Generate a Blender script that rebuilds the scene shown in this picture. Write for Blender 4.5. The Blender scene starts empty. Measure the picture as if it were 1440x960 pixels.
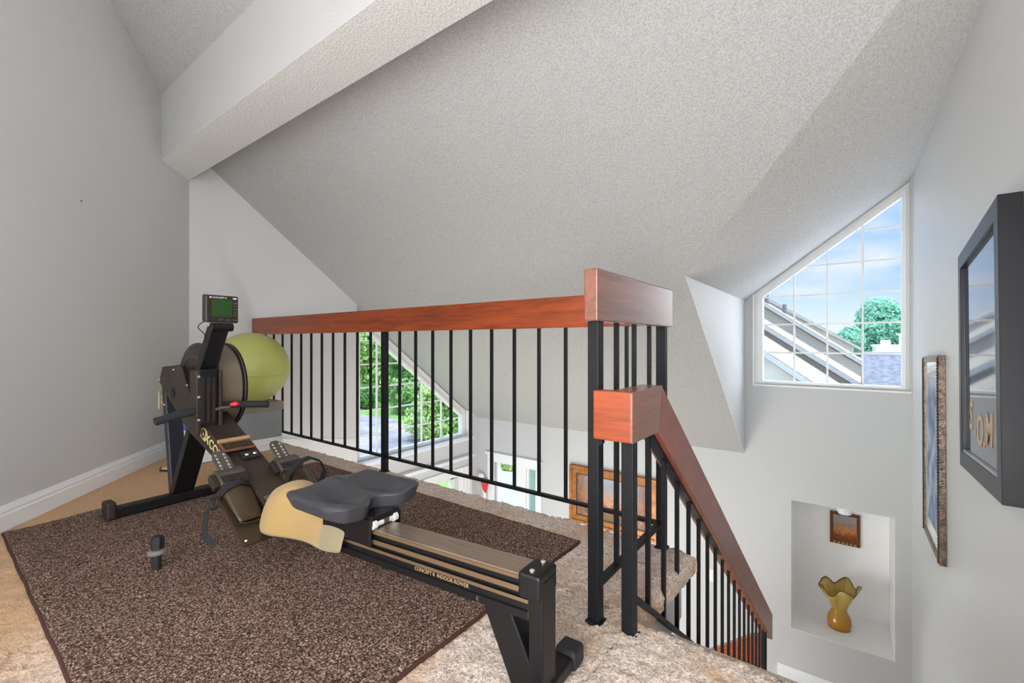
import bpy, bmesh, math, random
import numpy as np
from mathutils import Vector, Matrix
from mathutils.geometry import tessellate_polygon
random.seed(7); RNG = np.random.default_rng(7)
S = bpy.context.scene
COL = S.collection
PI = math.pi

# ------------------------------------------------------------------ helpers
def lin(c):
    def g(u):
        u /= 255.0
        return u / 12.92 if u <= 0.04045 else ((u + 0.055) / 1.055) ** 2.4
    return (g(c[0]), g(c[1]), g(c[2]), 1.0)

class NT:
    def __init__(s, name):
        s.m = bpy.data.materials.new(name); s.m.use_nodes = True
        s.t = s.m.node_tree; s.n = s.t.nodes; s.b = s.n['Principled BSDF']; s.out = s.n['Material Output']
    def new(s, typ, **kw):
        x = s.n.new(typ)
        for k, v in kw.items():
            if k in x.inputs: x.inputs[k].default_value = v
            else: setattr(x, k, v)
        return x
    def link(s, a, b): s.t.links.new(a, b)

def mat(name, col, rough=0.6, metal=0.0, spec=0.5, coat=0.0, coat_rough=0.1, bump=None, var=None, map_scale=None, col2=None, ramp=(0.35, 0.65)):
    """bump=(scale, strength, distance[, detail]); var=(noise scale, detail): blends col to col2 by noise."""
    q = NT(name); b = q.b
    b.inputs['Base Color'].default_value = lin(col)
    b.inputs['Roughness'].default_value = rough; b.inputs['Metallic'].default_value = metal
    b.inputs['Specular IOR Level'].default_value = spec
    b.inputs['Coat Weight'].default_value = coat; b.inputs['Coat Roughness'].default_value = coat_rough
    src = None
    if bump or var:
        tc = q.new('ShaderNodeTexCoord'); src = tc.outputs['Object']
        if map_scale:
            mp = q.new('ShaderNodeMapping'); mp.inputs['Scale'].default_value = map_scale
            q.link(src, mp.inputs['Vector']); src = mp.outputs['Vector']
    if var:
        nz = q.new('ShaderNodeTexNoise', Scale=var[0], Detail=var[1]); q.link(src, nz.inputs['Vector'])
        cr = q.new('ShaderNodeValToRGB'); e = cr.color_ramp.elements
        e[0].position, e[1].position = ramp; e[0].color = lin(col); e[1].color = lin(col2)
        q.link(nz.outputs['Fac'], cr.inputs['Fac']); q.link(cr.outputs['Color'], b.inputs['Base Color'])
    if bump:
        nb = q.new('ShaderNodeTexNoise', Scale=bump[0], Detail=bump[3] if len(bump) > 3 else 3.0)
        q.link(src, nb.inputs['Vector'])
        bp = q.new('ShaderNodeBump', Strength=bump[1], Distance=bump[2])
        q.link(nb.outputs['Fac'], bp.inputs['Height']); q.link(bp.outputs['Normal'], b.inputs['Normal'])
    return q.m

class MB:
    def __init__(s): s.v = []; s.f = []; s.mi = []
    def add(s, verts, faces, mi=0):
        o = len(s.v); s.v += [tuple(map(float, p)) for p in verts]
        for f in faces: s.f.append(tuple(i + o for i in f)); s.mi.append(mi)
        return s
    def obox(s, c, a, b, d, mi=0):
        c, a, b, d = Vector(c), Vector(a), Vector(b), Vector(d)
        vs = [c + i * a + j * b + k * d for i in (-1, 1) for j in (-1, 1) for k in (-1, 1)]
        return s.add(vs, [(0, 1, 3, 2), (4, 6, 7, 5), (0, 4, 5, 1), (2, 3, 7, 6), (0, 2, 6, 4), (1, 5, 7, 3)], mi)
    def box(s, x0, x1, y0, y1, z0, z1, mi=0):
        return s.obox(((x0 + x1) / 2, (y0 + y1) / 2, (z0 + z1) / 2), ((x1 - x0) / 2, 0, 0), (0, (y1 - y0) / 2, 0), (0, 0, (z1 - z0) / 2), mi)
    def bar(s, p0, p1, w, h, up=(0, 0, 1), mi=0):
        p0, p1 = Vector(p0), Vector(p1); d = p1 - p0; L = d.length; d.normalize()
        u = Vector(up); sd = d.cross(u).normalized(); u2 = sd.cross(d).normalized()
        return s.obox((p0 + p1) / 2, d * L / 2, sd * w / 2, u2 * h / 2, mi)
    def prism(s, loop, vec, mi=0, holes=()):
        """planar polygon (with holes) extruded by vec"""
        loops = [[Vector(p) for p in loop]] + [[Vector(p) for p in h] for h in holes]
        flat = [p for l in loops for p in l]; n = len(flat); vec = Vector(vec)
        tris = tessellate_polygon(loops)
        fs = [tuple(t) for t in tris] + [tuple(i + n for i in reversed(t)) for t in tris]
        k = 0
        for l in loops:
            m = len(l)
            for i in range(m):
                a, b = k + i, k + (i + 1) % m
                fs.append((a, b, b + n, a + n))
            k += m
        return s.add(flat + [p + vec for p in flat], fs, mi)
    def tube(s, path, r, n=10, mi=0, closed=False, caps=True, flat=None):
        P = [Vector(p) for p in path]; m = len(P)
        rs = r if isinstance(r, (list, tuple)) else [r] * m
        vs = []; prev = None
        for i in range(m):
            if closed: t = P[(i + 1) % m] - P[i - 1]
            else: t = P[min(i + 1, m - 1)] - P[max(i - 1, 0)]
            t.normalize()
            if prev is None:
                ref = Vector((0, 0, 1)) if abs(t.z) < 0.9 else Vector((1, 0, 0))
                a = t.cross(ref).normalized()
            else:
                a = (prev - t * prev.dot(t)).normalized()
            prev = a; b = t.cross(a)
            for k in range(n):
                th = 2 * PI * k / n
                f2 = flat if flat else 1.0
                vs.append(P[i] + rs[i] * (math.cos(th) * a + f2 * math.sin(th) * b))
        fs = []
        for i in range(m if closed else m - 1):
            for k in range(n):
                a0 = i * n + k; a1 = i * n + (k + 1) % n; b0 = ((i + 1) % m) * n + k; b1 = ((i + 1) % m) * n + (k + 1) % n
                fs.append((a0, a1, b1, b0))
        if caps and not closed:
            fs.append(tuple(range(n))[::-1]); fs.append(tuple((m - 1) * n + k for k in range(n)))
        return s.add(vs, fs, mi)
    def ribbon(s, path, w, th, wdir, mi=0):
        """flat strap: path of centre points, width along wdir"""
        P = [Vector(p) for p in path]; wd = Vector(wdir).normalized(); m = len(P); vs = []
        for i in range(m):
            t = (P[min(i + 1, m - 1)] - P[max(i - 1, 0)]).normalized()
            nn = t.cross(wd).normalized()
            for a, b in ((-1, -1), (1, -1), (1, 1), (-1, 1)):
                vs.append(P[i] + wd * a * w / 2 + nn * b * th / 2)
        fs = [(3, 2, 1, 0), tuple((m - 1) * 4 + k for k in range(4))]
        for i in range(m - 1):
            for k in range(4):
                fs.append((i * 4 + k, i * 4 + (k + 1) % 4, (i + 1) * 4 + (k + 1) % 4, (i + 1) * 4 + k))
        return s.add(vs, fs, mi)
    def lathe(s, prof, c, n=32, axis='z', mi=0, close=False):
        c = Vector(c); vs = []; fs = []; m = len(prof)
        for r, z in prof:
            for k in range(n):
                th = 2 * PI * k / n; x, y = r * math.cos(th), r * math.sin(th)
                vs.append(c + (Vector((x, y, z)) if axis == 'z' else Vector((x, z, y)) if axis == 'y' else Vector((z, x, y))))
        for i in range(m if close else m - 1):
            for k in range(n):
                j = (i + 1) % m
                fs.append((i * n + k, i * n + (k + 1) % n, j * n + (k + 1) % n, j * n + k))
        if not close:
            fs.append(tuple(range(n))); fs.append(tuple((m - 1) * n + k for k in range(n)))
        return s.add(vs, fs, mi)
    def grid(s, P, mi=0):
        """P: array (n, m, 3)"""
        n, m = len(P), len(P[0])
        return s.add([p for r in P for p in r], [(i * m + j, (i + 1) * m + j, (i + 1) * m + j + 1, i * m + j + 1) for i in range(n - 1) for j in range(m - 1)], mi)
    def build(s, name, mats, parent=None, smooth=False, bevel=0, seg=2, recalc=True, angle=35, off=None):
        me = bpy.data.meshes.new(name)
        o = Vector((0, 0, 0))
        if parent is not None and not parent.get('_loc'):
            o = parent.matrix_basis.translation.copy() if not parent.parent else Vector(parent['_w'])
        me.from_pydata([tuple(Vector(p) - o) for p in s.v] if o.length else s.v, [], s.f)
        if not isinstance(mats, (list, tuple)): mats = [mats]
        for m in mats: me.materials.append(m)
        for p, k in zip(me.polygons, s.mi): p.material_index = k
        if recalc:
            bm = bmesh.new(); bm.from_mesh(me); bmesh.ops.recalc_face_normals(bm, faces=bm.faces); bm.to_mesh(me); bm.free()
        if smooth:
            for p in me.polygons: p.use_smooth = True
            if smooth != 'all':
                me.set_sharp_from_angle(angle=math.radians(angle))
        ob = bpy.data.objects.new(name, me); COL.objects.link(ob)
        if parent is not None:
            ob.parent = parent; ob['_w'] = tuple(o)
            if parent.get('_loc'): ob['_loc'] = 1
        if bevel:
            bv = ob.modifiers.new('Bevel', 'BEVEL'); bv.width = bevel; bv.segments = seg; bv.limit_method = 'ANGLE'; bv.angle_limit = math.radians(40)
        return ob

def thing(name, label, cat, loc=(0, 0, 0), rotz=0.0, group=None, local=False):
    o = bpy.data.objects.new(name, None); COL.objects.link(o)
    o.location = loc; o.rotation_euler = (0, 0, rotz); o.empty_display_size = 0.1
    o.matrix_basis = Matrix.Translation(loc) @ Matrix.Rotation(rotz, 4, 'Z')
    o['label'] = label; o['category'] = cat
    if group: o['group'] = group
    if local: o['_loc'] = 1
    return o
def tag(o, label, cat, group=None, kind=None):
    o['label'] = label; o['category'] = cat
    if group: o['group'] = group
    if kind: o['kind'] = kind
    return o
def struct(o, label=None, cat=None):
    o['kind'] = 'structure'
    if label: o['label'] = label
    if cat: o['category'] = cat
    return o
def dup(o, dx=0, dy=0, dz=0):
    c = o.copy(); COL.objects.link(c); c.location = o.location + Vector((dx, dy, dz)); return c
def text_mesh(name, body, size, M, material, parent=None, extrude=0.0004, bold=0.0, shear=0.0, align='LEFT'):
    cu = bpy.data.curves.new(name, 'FONT'); cu.body = body; cu.size = size; cu.extrude = extrude; cu.offset = bold; cu.shear = shear
    cu.align_x = align
    to = bpy.data.objects.new(name + '_src', cu); COL.objects.link(to)
    dg = bpy.context.evaluated_depsgraph_get()
    me = bpy.data.meshes.new_from_object(to.evaluated_get(dg))
    bpy.data.objects.remove(to); bpy.data.curves.remove(cu)
    me.name = name; me.transform(M); me.materials.clear(); me.materials.append(material)
    ob = bpy.data.objects.new(name, me); COL.objects.link(ob)
    if parent is not None: ob.parent = parent
    return ob
def basis(o, x, y):
    x = Vector(x).normalized(); y = Vector(y).normalized(); z = x.cross(y)
    return Matrix(((x.x, y.x, z.x, o[0]), (x.y, y.y, z.y, o[1]), (x.z, y.z, z.z, o[2]), (0, 0, 0, 1)))

# ------------------------------------------------------------------ camera
H = 0.78; F_PX = 628.0; YAW = math.radians(36.811)
cam = bpy.data.cameras.new('camera'); camo = bpy.data.objects.new('camera', cam); COL.objects.link(camo)
cam.sensor_width = 36.0; cam.lens = 36.0 * F_PX / 1440.0; cam.shift_y = 1.0 / 1440.0; cam.clip_start = 0.02; cam.clip_end = 400
camo.location = (0, 0, H); camo.rotation_euler = (PI / 2, 0, YAW); S.camera = camo

# ------------------------------------------------------------------ materials
M_wall = mat('wall_paint_grey', (196, 197, 198), 0.55, bump=(260, 0.06, 0.002))
M_wallL = mat('wall_paint_left', (206, 207, 208), 0.6, bump=(260, 0.06, 0.002))
M_wallR = mat('wall_paint_satin', (214, 215, 216), 0.33, bump=(180, 0.05, 0.002))
M_white = mat('trim_white_paint', (236, 238, 240), 0.35)
M_vinyl = mat('window_vinyl_white', (238, 238, 236), 0.4)
M_cheek = mat('dormer_white_paint', (226, 227, 228), 0.5)
M_black = mat('black_painted_iron', (17, 18, 22), 0.5, spec=.3, bump=(120, 0.08, 0.001))
M_ledge = mat('ledge_grey_paint', (140, 144, 147), 0.6, bump=(200, 0.05, 0.002))

def popcorn(name, c1, c2, scale, strength):
    q = NT(name); b = q.b
    tc = q.new('ShaderNodeTexCoord')
    n1 = q.new('ShaderNodeTexNoise', Scale=scale, Detail=3.0, Roughness=0.6); q.link(tc.outputs['Object'], n1.inputs['Vector'])
    cr = q.new('ShaderNodeValToRGB'); e = cr.color_ramp.elements
    e[0].position = 0.33; e[1].position = 0.62; e[0].color = lin(c1); e[1].color = lin(c2)
    q.link(n1.outputs['Fac'], cr.inputs['Fac']); q.link(cr.outputs['Color'], b.inputs['Base Color'])
    bp = q.new('ShaderNodeBump', Strength=strength, Distance=0.007); q.link(n1.outputs['Fac'], bp.inputs['Height']); q.link(bp.outputs['Normal'], b.inputs['Normal'])
    b.inputs['Roughness'].default_value = 0.9; b.inputs['Specular IOR Level'].default_value = 0.2
    return q.m
M_pop = popcorn('popcorn_ceiling', (162, 162, 162), (190, 190, 189), 150.0, .6)
M_pop_lit = popcorn('popcorn_lit', (200, 200, 198), (236, 236, 234), 120.0, .8)  # ceiling popcorn again, lightened to stand in for light on dormer and beam underside

def wood(name, c1, c2, scale, rough=0.32, coat=0.35):
    q = NT(name); b = q.b
    tc = q.new('ShaderNodeTexCoord'); mp = q.new('ShaderNodeMapping'); mp.inputs['Scale'].default_value = scale
    q.link(tc.outputs['Object'], mp.inputs['Vector'])
    n1 = q.new('ShaderNodeTexNoise', Scale=1.0, Detail=5.0, Roughness=0.65, Distortion=0.6); q.link(mp.outputs['Vector'], n1.inputs['Vector'])
    n2 = q.new('ShaderNodeTexNoise', Scale=0.12, Detail=2.0); q.link(mp.outputs['Vector'], n2.inputs['Vector'])
    mx = q.new('ShaderNodeMath', operation='MULTIPLY_ADD'); mx.inputs[1].default_value = 0.5
    q.link(n2.outputs['Fac'], mx.inputs[0]); 
    h = q.new('ShaderNodeMath', operation='MULTIPLY'); h.inputs[1].default_value = 0.5
    q.link(n1.outputs['Fac'], h.inputs[0]); q.link(h.outputs[0], mx.inputs[2])
    cr = q.new('ShaderNodeValToRGB'); e = cr.color_ramp.elements
    e[0].position = 0.36; e[1].position = 0.62; e[0].color = lin(c1); e[1].color = lin(c2)
    q.link(mx.outputs[0], cr.inputs['Fac']); q.link(cr.outputs['Color'], b.inputs['Base Color'])
    bp = q.new('ShaderNodeBump', Strength=0.15, Distance=0.002); q.link(n1.outputs['Fac'], bp.inputs['Height']); q.link(bp.outputs['Normal'], b.inputs['Normal'])
    b.inputs['Roughness'].default_value = rough; b.inputs['Coat Weight'].default_value = coat; b.inputs['Coat Roughness'].default_value = 0.22
    return q.m
WC1, WC2 = (112, 44, 11), (174, 76, 25)
M_woodX = wood('reddish_wood_along_x', WC1, WC2, (5, 60, 60))
M_woodY = wood('reddish_wood_along_y', (104, 58, 38), (142, 84, 58), (60, 5, 60), rough=.42, coat=1.0)
M_woodS = wood('reddish_wood_stair', (122, 66, 52), (150, 88, 72), (40, 5, 10), rough=0.5, coat=0.3)

def carpet(name, cA, cB, cTan):
    q = NT(name); b = q.b
    tc = q.new('ShaderNodeTexCoord')
    n1 = q.new('ShaderNodeTexNoise', Scale=120.0, Detail=4.0, Roughness=0.7); q.link(tc.outputs['Object'], n1.inputs['Vector'])
    cr = q.new('ShaderNodeValToRGB'); e = cr.color_ramp.elements
    e[0].position = 0.38; e[1].position = 0.59; e[0].color = lin(cA); e[1].color = lin(cB); q.link(n1.outputs['Fac'], cr.inputs['Fac'])
    # random tan patches, and warm light put in as tan towards the wall
    n2 = q.new('ShaderNodeTexNoise', Scale=5.0, Detail=3.0, Roughness=0.6); q.link(tc.outputs['Object'], n2.inputs['Vector'])
    r2 = q.new('ShaderNodeMapRange'); r2.inputs['From Min'].default_value = 0.48; r2.inputs['From Max'].default_value = 0.68
    r2.inputs['To Max'].default_value = 0.75; q.link(n2.outputs['Fac'], r2.inputs['Value'])
    sx = q.new('ShaderNodeSeparateXYZ'); q.link(tc.outputs['Object'], sx.inputs['Vector'])
    # distance from the far edge strip: warm light near the wall and beside the rug, painted tan
    dd = q.new('ShaderNodeMath', operation='MULTIPLY_ADD'); dd.inputs[1].default_value = 0.55; q.link(sx.outputs['Y'], dd.inputs[0]); q.link(sx.outputs['X'], dd.inputs[2])
    r3 = q.new('ShaderNodeMapRange'); r3.inputs['From Min'].default_value = -1.15; r3.inputs['From Max'].default_value = -1.75; q.link(dd.outputs[0], r3.inputs['Value'])
    ry = q.new('ShaderNodeMapRange'); ry.inputs['From Min'].default_value = 1.62; ry.inputs['From Max'].default_value = 1.45; q.link(sx.outputs['Y'], ry.inputs['Value'])
    rm3 = q.new('ShaderNodeMath', operation='MULTIPLY'); q.link(r3.outputs[0], rm3.inputs[0]); q.link(ry.outputs[0], rm3.inputs[1])
    mx0 = q.new('ShaderNodeMath', operation='MAXIMUM'); q.link(r2.outputs[0], mx0.inputs[0]); q.link(rm3.outputs[0], mx0.inputs[1])
    sc = q.new('ShaderNodeMath', operation='MULTIPLY'); sc.inputs[1].default_value = 0.9; q.link(mx0.outputs[0], sc.inputs[0])
    mc = q.new('ShaderNodeMixRGB'); mc.inputs['Color2'].default_value = lin(cTan)
    q.link(sc.outputs[0], mc.inputs['Fac']); q.link(cr.outputs['Color'], mc.inputs['Color1']); q.link(mc.outputs['Color'], b.inputs['Base Color'])
    bp = q.new('ShaderNodeBump', Strength=0.9, Distance=0.008); q.link(n1.outputs['Fac'], bp.inputs['Height']); q.link(bp.outputs['Normal'], b.inputs['Normal'])
    b.inputs['Roughness'].default_value = 0.95; b.inputs['Specular IOR Level'].default_value = 0.1
    b.inputs['Sheen Weight'].default_value = 0.15
    return q.m
M_carpet = carpet('cut_pile_carpet', (184, 160, 138), (244, 226, 211), (206, 160, 112))

def rugmat(name, base, dark, light, sc):
    q = NT(name); b = q.b
    tc = q.new('ShaderNodeTexCoord')
    n1 = q.new('ShaderNodeTexNoise', Scale=sc, Detail=2.0, Roughness=0.75); q.link(tc.outputs['Object'], n1.inputs['Vector'])
    cr = q.new('ShaderNodeValToRGB'); e = cr.color_ramp.elements
    e[0].position = 0.36; e[1].position = 0.70; e[0].color = lin(dark); e[1].color = lin(light)
    x = e.new(0.52); x.color = lin(base)
    q.link(n1.outputs['Fac'], cr.inputs['Fac']); q.link(cr.outputs['Color'], b.inputs['Base Color'])
    bp = q.new('ShaderNodeBump', Strength=0.8, Distance=0.004); q.link(n1.outputs['Fac'], bp.inputs['Height']); q.link(bp.outputs['Normal'], b.inputs['Normal'])
    b.inputs['Roughness'].default_value = 0.95; b.inputs['Specular IOR Level'].default_value = 0.15
    return q.m
M_rug = rugmat('brown_speckled_pile', (102, 78, 66), (34, 20, 15), (202, 174, 156), 200)
M_rugedge = mat('rug_binding', (66, 34, 24), 0.9, bump=(300, 0.5, 0.003))

def glassmat(name, tint=(255, 255, 255), refl=0.06):
    q = NT(name); q.n.remove(q.b)
    tr = q.new('ShaderNodeBsdfTransparent', Color=lin(tint)); gl = q.new('ShaderNodeBsdfGlossy', Roughness=0.02)
    fr = q.new('ShaderNodeLayerWeight', Blend=0.12); ml = q.new('ShaderNodeMath', operation='MULTIPLY'); ml.inputs[1].default_value = 0.35
    q.link(fr.outputs['Fresnel'], ml.inputs[0])
    mx = q.new('ShaderNodeMixShader'); q.link(ml.outputs[0], mx.inputs['Fac']); q.link(tr.outputs[0], mx.inputs[1]); q.link(gl.outputs[0], mx.inputs[2])
    q.link(mx.outputs[0], q.out.inputs['Surface'])
    return q.m
M_glass = glassmat('window_glass')

# ------------------------------------------------------------------ room dimensions (metres, loft floor z = 0)
XW, YN, XR = -3.968, 4.54, 0.402        # far left wall, far wall, right wall
ZL = -2.75                              # living room floor
CZ, CM = 3.173, 0.75                    # ceiling: z = CZ - CM*y
XD, ZD = -0.75, 1.16                    # dormer cheek, dormer ceiling height there
YB = -1.2
def cz(y): return CZ - CM * y
def dz(x): return ZD + CM * (x - XD)
LW0 = Vector((-2.783, 0.209, 0)); LW1 = Vector((-3.968, 1.238, 0)); LD = (LW1 - LW0).normalized(); LN = Vector((LD.y, -LD.x, 0))  # LN points into the room
if LN.dot(Vector((0, 0, 0)) - LW0) < 0: LN = -LN
LWB = LW0 + LD * ((YB - LW0.y) / LD.y)
YFE, XSE, YNE = 1.735, -0.483, 1.224     # loft floor edges

# floors
def loft_floor():
    st = 0.0125
    xs = np.unique(np.concatenate([np.arange(-4.02, XR + 0.001, st), [XSE, XR]])); ys = np.unique(np.concatenate([np.arange(YB, YFE + 0.0001, st), [YNE, YFE]]))
    X, Y = np.meshgrid(xs, ys, indexing='ij')
    inside = ~((X > XSE + 1e-6) & (Y > YNE + 1e-6))
    dA = YFE - Y
    dB = np.where(Y >= YNE, XSE - X, np.where(X <= XSE, np.hypot(XSE - X, YNE - Y), 9))
    dC = np.where(X >= XSE, YNE - Y, 9)
    r = 0.028
    def fall(d):
        d = np.clip(d, 0, r); return r - np.sqrt(np.maximum(r * r - (r - d) ** 2, 0))
    drop = np.maximum.reduce([fall(dA), fall(dB), fall(dC)])
    amp = np.where((X > -1.7), 0.0030, 0.0018)
    Z = -drop + RNG.normal(0, 1, X.shape) * amp - 0.002
    near = np.minimum(np.minimum(dA, dB), dC) < 0.04
    Z += near * RNG.normal(0, 0.003, X.shape)
    idx = -np.ones(X.shape, int); keep = inside; idx[keep] = np.arange(keep.sum())
    lip = lambda y: .034 * np.clip((y - YNE) / (YFE - YNE), 0, 1) ** .8      # the carpet roll is fuller towards the far corner
    X = X + lip(Y) * np.clip((X + .70) / (XSE + .70), 0, 1) * (Y > YNE) * (X < XSE + .001)
    V = np.stack([X, Y, Z], -1)[keep]
    jit = RNG.normal(0, 0.0025, V.shape); jit[:, 2] = 0
    V = V + jit
    q = np.stack([idx[:-1, :-1], idx[1:, :-1], idx[1:, 1:], idx[:-1, 1:]], -1).reshape(-1, 4); q = q[(q >= 0).all(1)]
    # drop the cells outside the slanted wall
    cx = V[q].mean(1); dist = (cx[:, 0] - LW0.x) * LN.x + (cx[:, 1] - LW0.y) * LN.y
    q = q[dist > -0.05]
    m = MB(); m.v = [tuple(p) for p in V]; m.f = [tuple(t) for t in q]; m.mi = [0] * len(q)
    # carpet wrapped down over the edges
    def skirt(pts, outd, depth=.24):
        P = []
        for p in pts:
            row = []
            for k, z in enumerate((-0.016, -0.026 - (depth - .026) * .2, -0.026 - (depth - .026) * .4, -0.026 - (depth - .026) * .6, -0.026 - (depth - .026) * .8, -depth)):
                a = 0.0025 * random.gauss(0, 1)
                oo = (0.001 + a * .7) if k else -0.007
                row.append((p[0] + outd[0] * oo, p[1] + outd[1] * oo, z))
            P.append(row)
        m.grid(P)
    skirt([(x, YFE) for x in np.arange(-3.97, XSE + 0.045, 0.012)], (0, 1), .07)
    skirt([(XSE + float(lip(y)), y) for y in np.arange(YNE, YFE + 0.012, 0.012)], (1, 0), .075)
    skirt([(x, YNE) for x in np.arange(XSE, XR + 0.012, 0.012)], (0, 1))
    o = m.build('floor', M_carpet, recalc=False, smooth='all')
    return o
fl = struct(loft_floor(), 'beige cut pile carpet covering the loft floor', 'floor')
m = MB(); m.prism([(-4.0, YB, -0.05), (XR, YB, -0.05), (XR, YNE - 0.012, -0.05), (XSE - 0.012, YNE - 0.012, -0.05), (XSE - 0.012, YFE - 0.012, -0.05), (-3.967, YFE - 0.012, -0.05)], (0, 0, -0.20))
struct(m.build('floor_slab', M_white))
m = MB(); m.box(XW - .1, XR + .1, -1.2, YN + .1, ZL - 0.1, ZL)
struct(m.build('floor_living_room', mat('living_room_floor', (176, 150, 122), 0.5)))

# walls
PITCH = lambda y: cz(y)
T = 0.15
yz = lambda pts, x: [(x, a, b) for a, b in pts]
WINY0, WINY1, SILL = 2.682, 4.39, -0.47
m = MB(); m.prism(yz([(1.20, ZL), (YN + T, ZL), (YN + T, cz(YN)), (WINY1, cz(WINY1)), (WINY1, SILL), (WINY0, SILL), (WINY0, cz(WINY0)), (1.20, cz(1.20))], XW), (-T, 0, 0),
                  holes=[yz([(2.9, -2.0), (4.14, -2.0), (4.14, -0.93), (2.9, -0.93)], XW)])
struct(m.build('wall_left', M_wallL))
m = MB(); m.prism([LW1, LWB, LWB + Vector((0, 0, cz(YB))), LW1 + Vector((0, 0, cz(LW1.y)))], -LN * T)
struct(m.build('wall_diagonal', M_wallL))
# paler slanted band below the loft level on the left wall
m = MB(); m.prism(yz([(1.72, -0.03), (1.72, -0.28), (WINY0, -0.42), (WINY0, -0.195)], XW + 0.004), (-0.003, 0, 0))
struct(m.build('wall_left_lower', mat('wall_band_pale', (222, 223, 223), 0.5)))
WX0, WX1, WS = -0.665, 0.388, 0.405
NX0, NX1, NZ0, NZ1, ND = -0.384, 0.302, -1.69, -0.582, 0.55
m = MB(); m.prism([(XW, YN, ZL), (XR + T, YN, ZL), (XR + T, YN, dz(XR)), (WX1, YN, dz(WX1)), (WX1, YN, WS), (WX0, YN, WS), (WX0, YN, dz(WX0)), (XD, YN, ZD), (XD, YN, cz(YN)), (XW, YN, cz(YN))], (0, T, 0),
                  holes=[[(NX0, YN, NZ0), (NX1, YN, NZ0), (NX1, YN, NZ1), (NX0, YN, NZ1)], [(-3.70, YN, ZL + .02), (-3.03, YN, ZL + .02), (-3.03, YN, -0.78), (-3.70, YN, -0.78)]])
struct(m.build('wall_far', M_wall))
m = MB()
m.box(NX0 - .03, NX0 + .002, YN + .001, YN + ND + .03, NZ0 - .03, NZ1 + .03); m.box(NX1 - .002, NX1 + .03, YN + .001, YN + ND + .03, NZ0 - .03, NZ1 + .03)
m.box(NX0 - .03, NX1 + .03, YN + ND, YN + ND + .03, NZ0 - .03, NZ1 + .03); m.box(NX0, NX1, YN + .001, YN + ND, NZ0 - .03, NZ0 + .002); m.box(NX0, NX1, YN + .001, YN + ND, NZ1 - .002, NZ1 + .03)
struct(m.build('wall_niche', mat('niche_white_paint', (244, 244, 244), 0.45, bump=(14, 0.02, 0.002))))
m = MB(); m.prism([(XR, YB, ZL), (XR, YN, ZL), (XR, YN, 4.4), (XR, YB, 4.4)], (T, 0, 0))
struct(m.build('wall_right', M_wallR))
m = MB(); m.prism([(LWB.x - .1, YB, 2.25), (XR, YB, 2.25), (XR, YB, 4.4), (LWB.x - .1, YB, 4.4)], (0, -T, 0))
struct(m.build('wall_back', M_wall))
m = MB(); m.prism([(-3.96, YFE - .16, ZL), (-0.46, YFE - .16, ZL), (-0.46, YFE - .16, -0.25), (-3.96, YFE - .16, -0.25)], (0, -.1, 0), holes=[[(-3.6, YFE - .16, ZL + .1), (-1.0, YFE - .16, ZL + .1), (-1.0, YFE - .16, -0.5), (-3.6, YFE - .16, -0.5)]])
struct(m.build('wall_under_loft', M_wall))

# ceilings
yv0 = (CZ - dz(XR)) / CM; yv1 = (CZ - ZD) / CM     # valley line ends
m = MB(); m.prism([(XW - .2, YB, cz(YB)), (XR, YB, cz(YB)), (XR, yv0, cz(yv0)), (XD, yv1, cz(yv1)), (XD, YN + .1, cz(YN + .1)), (XW - .2, YN + .1, cz(YN + .1))], (0, .12, .16))
struct(m.build('ceiling', M_pop))
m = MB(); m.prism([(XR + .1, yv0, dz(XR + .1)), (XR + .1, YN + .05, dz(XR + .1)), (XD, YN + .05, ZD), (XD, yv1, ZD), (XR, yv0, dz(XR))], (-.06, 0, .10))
struct(m.build('ceiling_dormer', M_pop_lit))
m = MB(); m.prism([(XD + .004, yv1 - .004, ZD + .004), (XD + .004, YN, ZD + .004), (XD + .004, YN, cz(YN))], (-.003, 0, 0))
struct(m.build('wall_dormer_cheek', M_cheek))
# beam across the ceiling
m = MB(); y0, y1, zb = 0.985, 1.235, 2.0
m.prism([(XR, y0, zb), (XR, y1, zb), (XR, y1, cz(y1) + .02), (XR, y0, cz(y0) + .02)], (-4.6, 0, 0))
bo = m.build('ceiling_beam', [mat('beam_texture', (196, 196, 195), 0.8, bump=(95, 0.45, 0.006)), M_pop_lit])
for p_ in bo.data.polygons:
    if abs(p_.normal.z) > .9 and p_.center.z < zb + .01: p_.material_index = 1  # underside takes the lightened popcorn in place of bounce light
struct(bo)

# baseboards
def baseboard(name, p0, p1, nrm, h=0.105, z0=0.0, t=0.014):
    p0, p1, nrm = Vector(p0), Vector(p1), Vector(nrm).normalized()
    prof = [(0, 0), (t, 0), (t, h * .62), (t * .75, h * .70), (t * .8, h * .78), (t * .45, h * .92), (t * .3, h), (0, h)]
    m = MB(); m.prism([p0 + nrm * a + Vector((0, 0, z0 + b)) for a, b in prof], p1 - p0)
    return struct(m.build(name, M_white))
baseboard('baseboard_left', LWB, LW1, LN)
baseboard('baseboard_right', (XR, YB, 0), (XR, 1.2, 0), (-1, 0, 0))

# ledge with a cap in the corner
LX, LY0, LY1 = -3.354, 1.045, 1.63
m = MB(); m.box(XW + .004, LX, LY0, LY1, 0, 0.285)
lg = struct(m.build('wall_ledge', M_ledge))
m = MB(); m.box(XW + .004, LX + .012, LY0 - .01, LY1 + .012, 0.285, 0.345)
m.build('cap', mat('ledge_cap_paint', (150, 138, 126), 0.5, var=(3, 4), col2=(126, 112, 100), map_scale=(20, 1, 60)), lg, bevel=.004)
baseboard('trim_1', (LX, LY0, 0), (LX, LY1, 0), (1, 0, 0), h=0.085)

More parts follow.
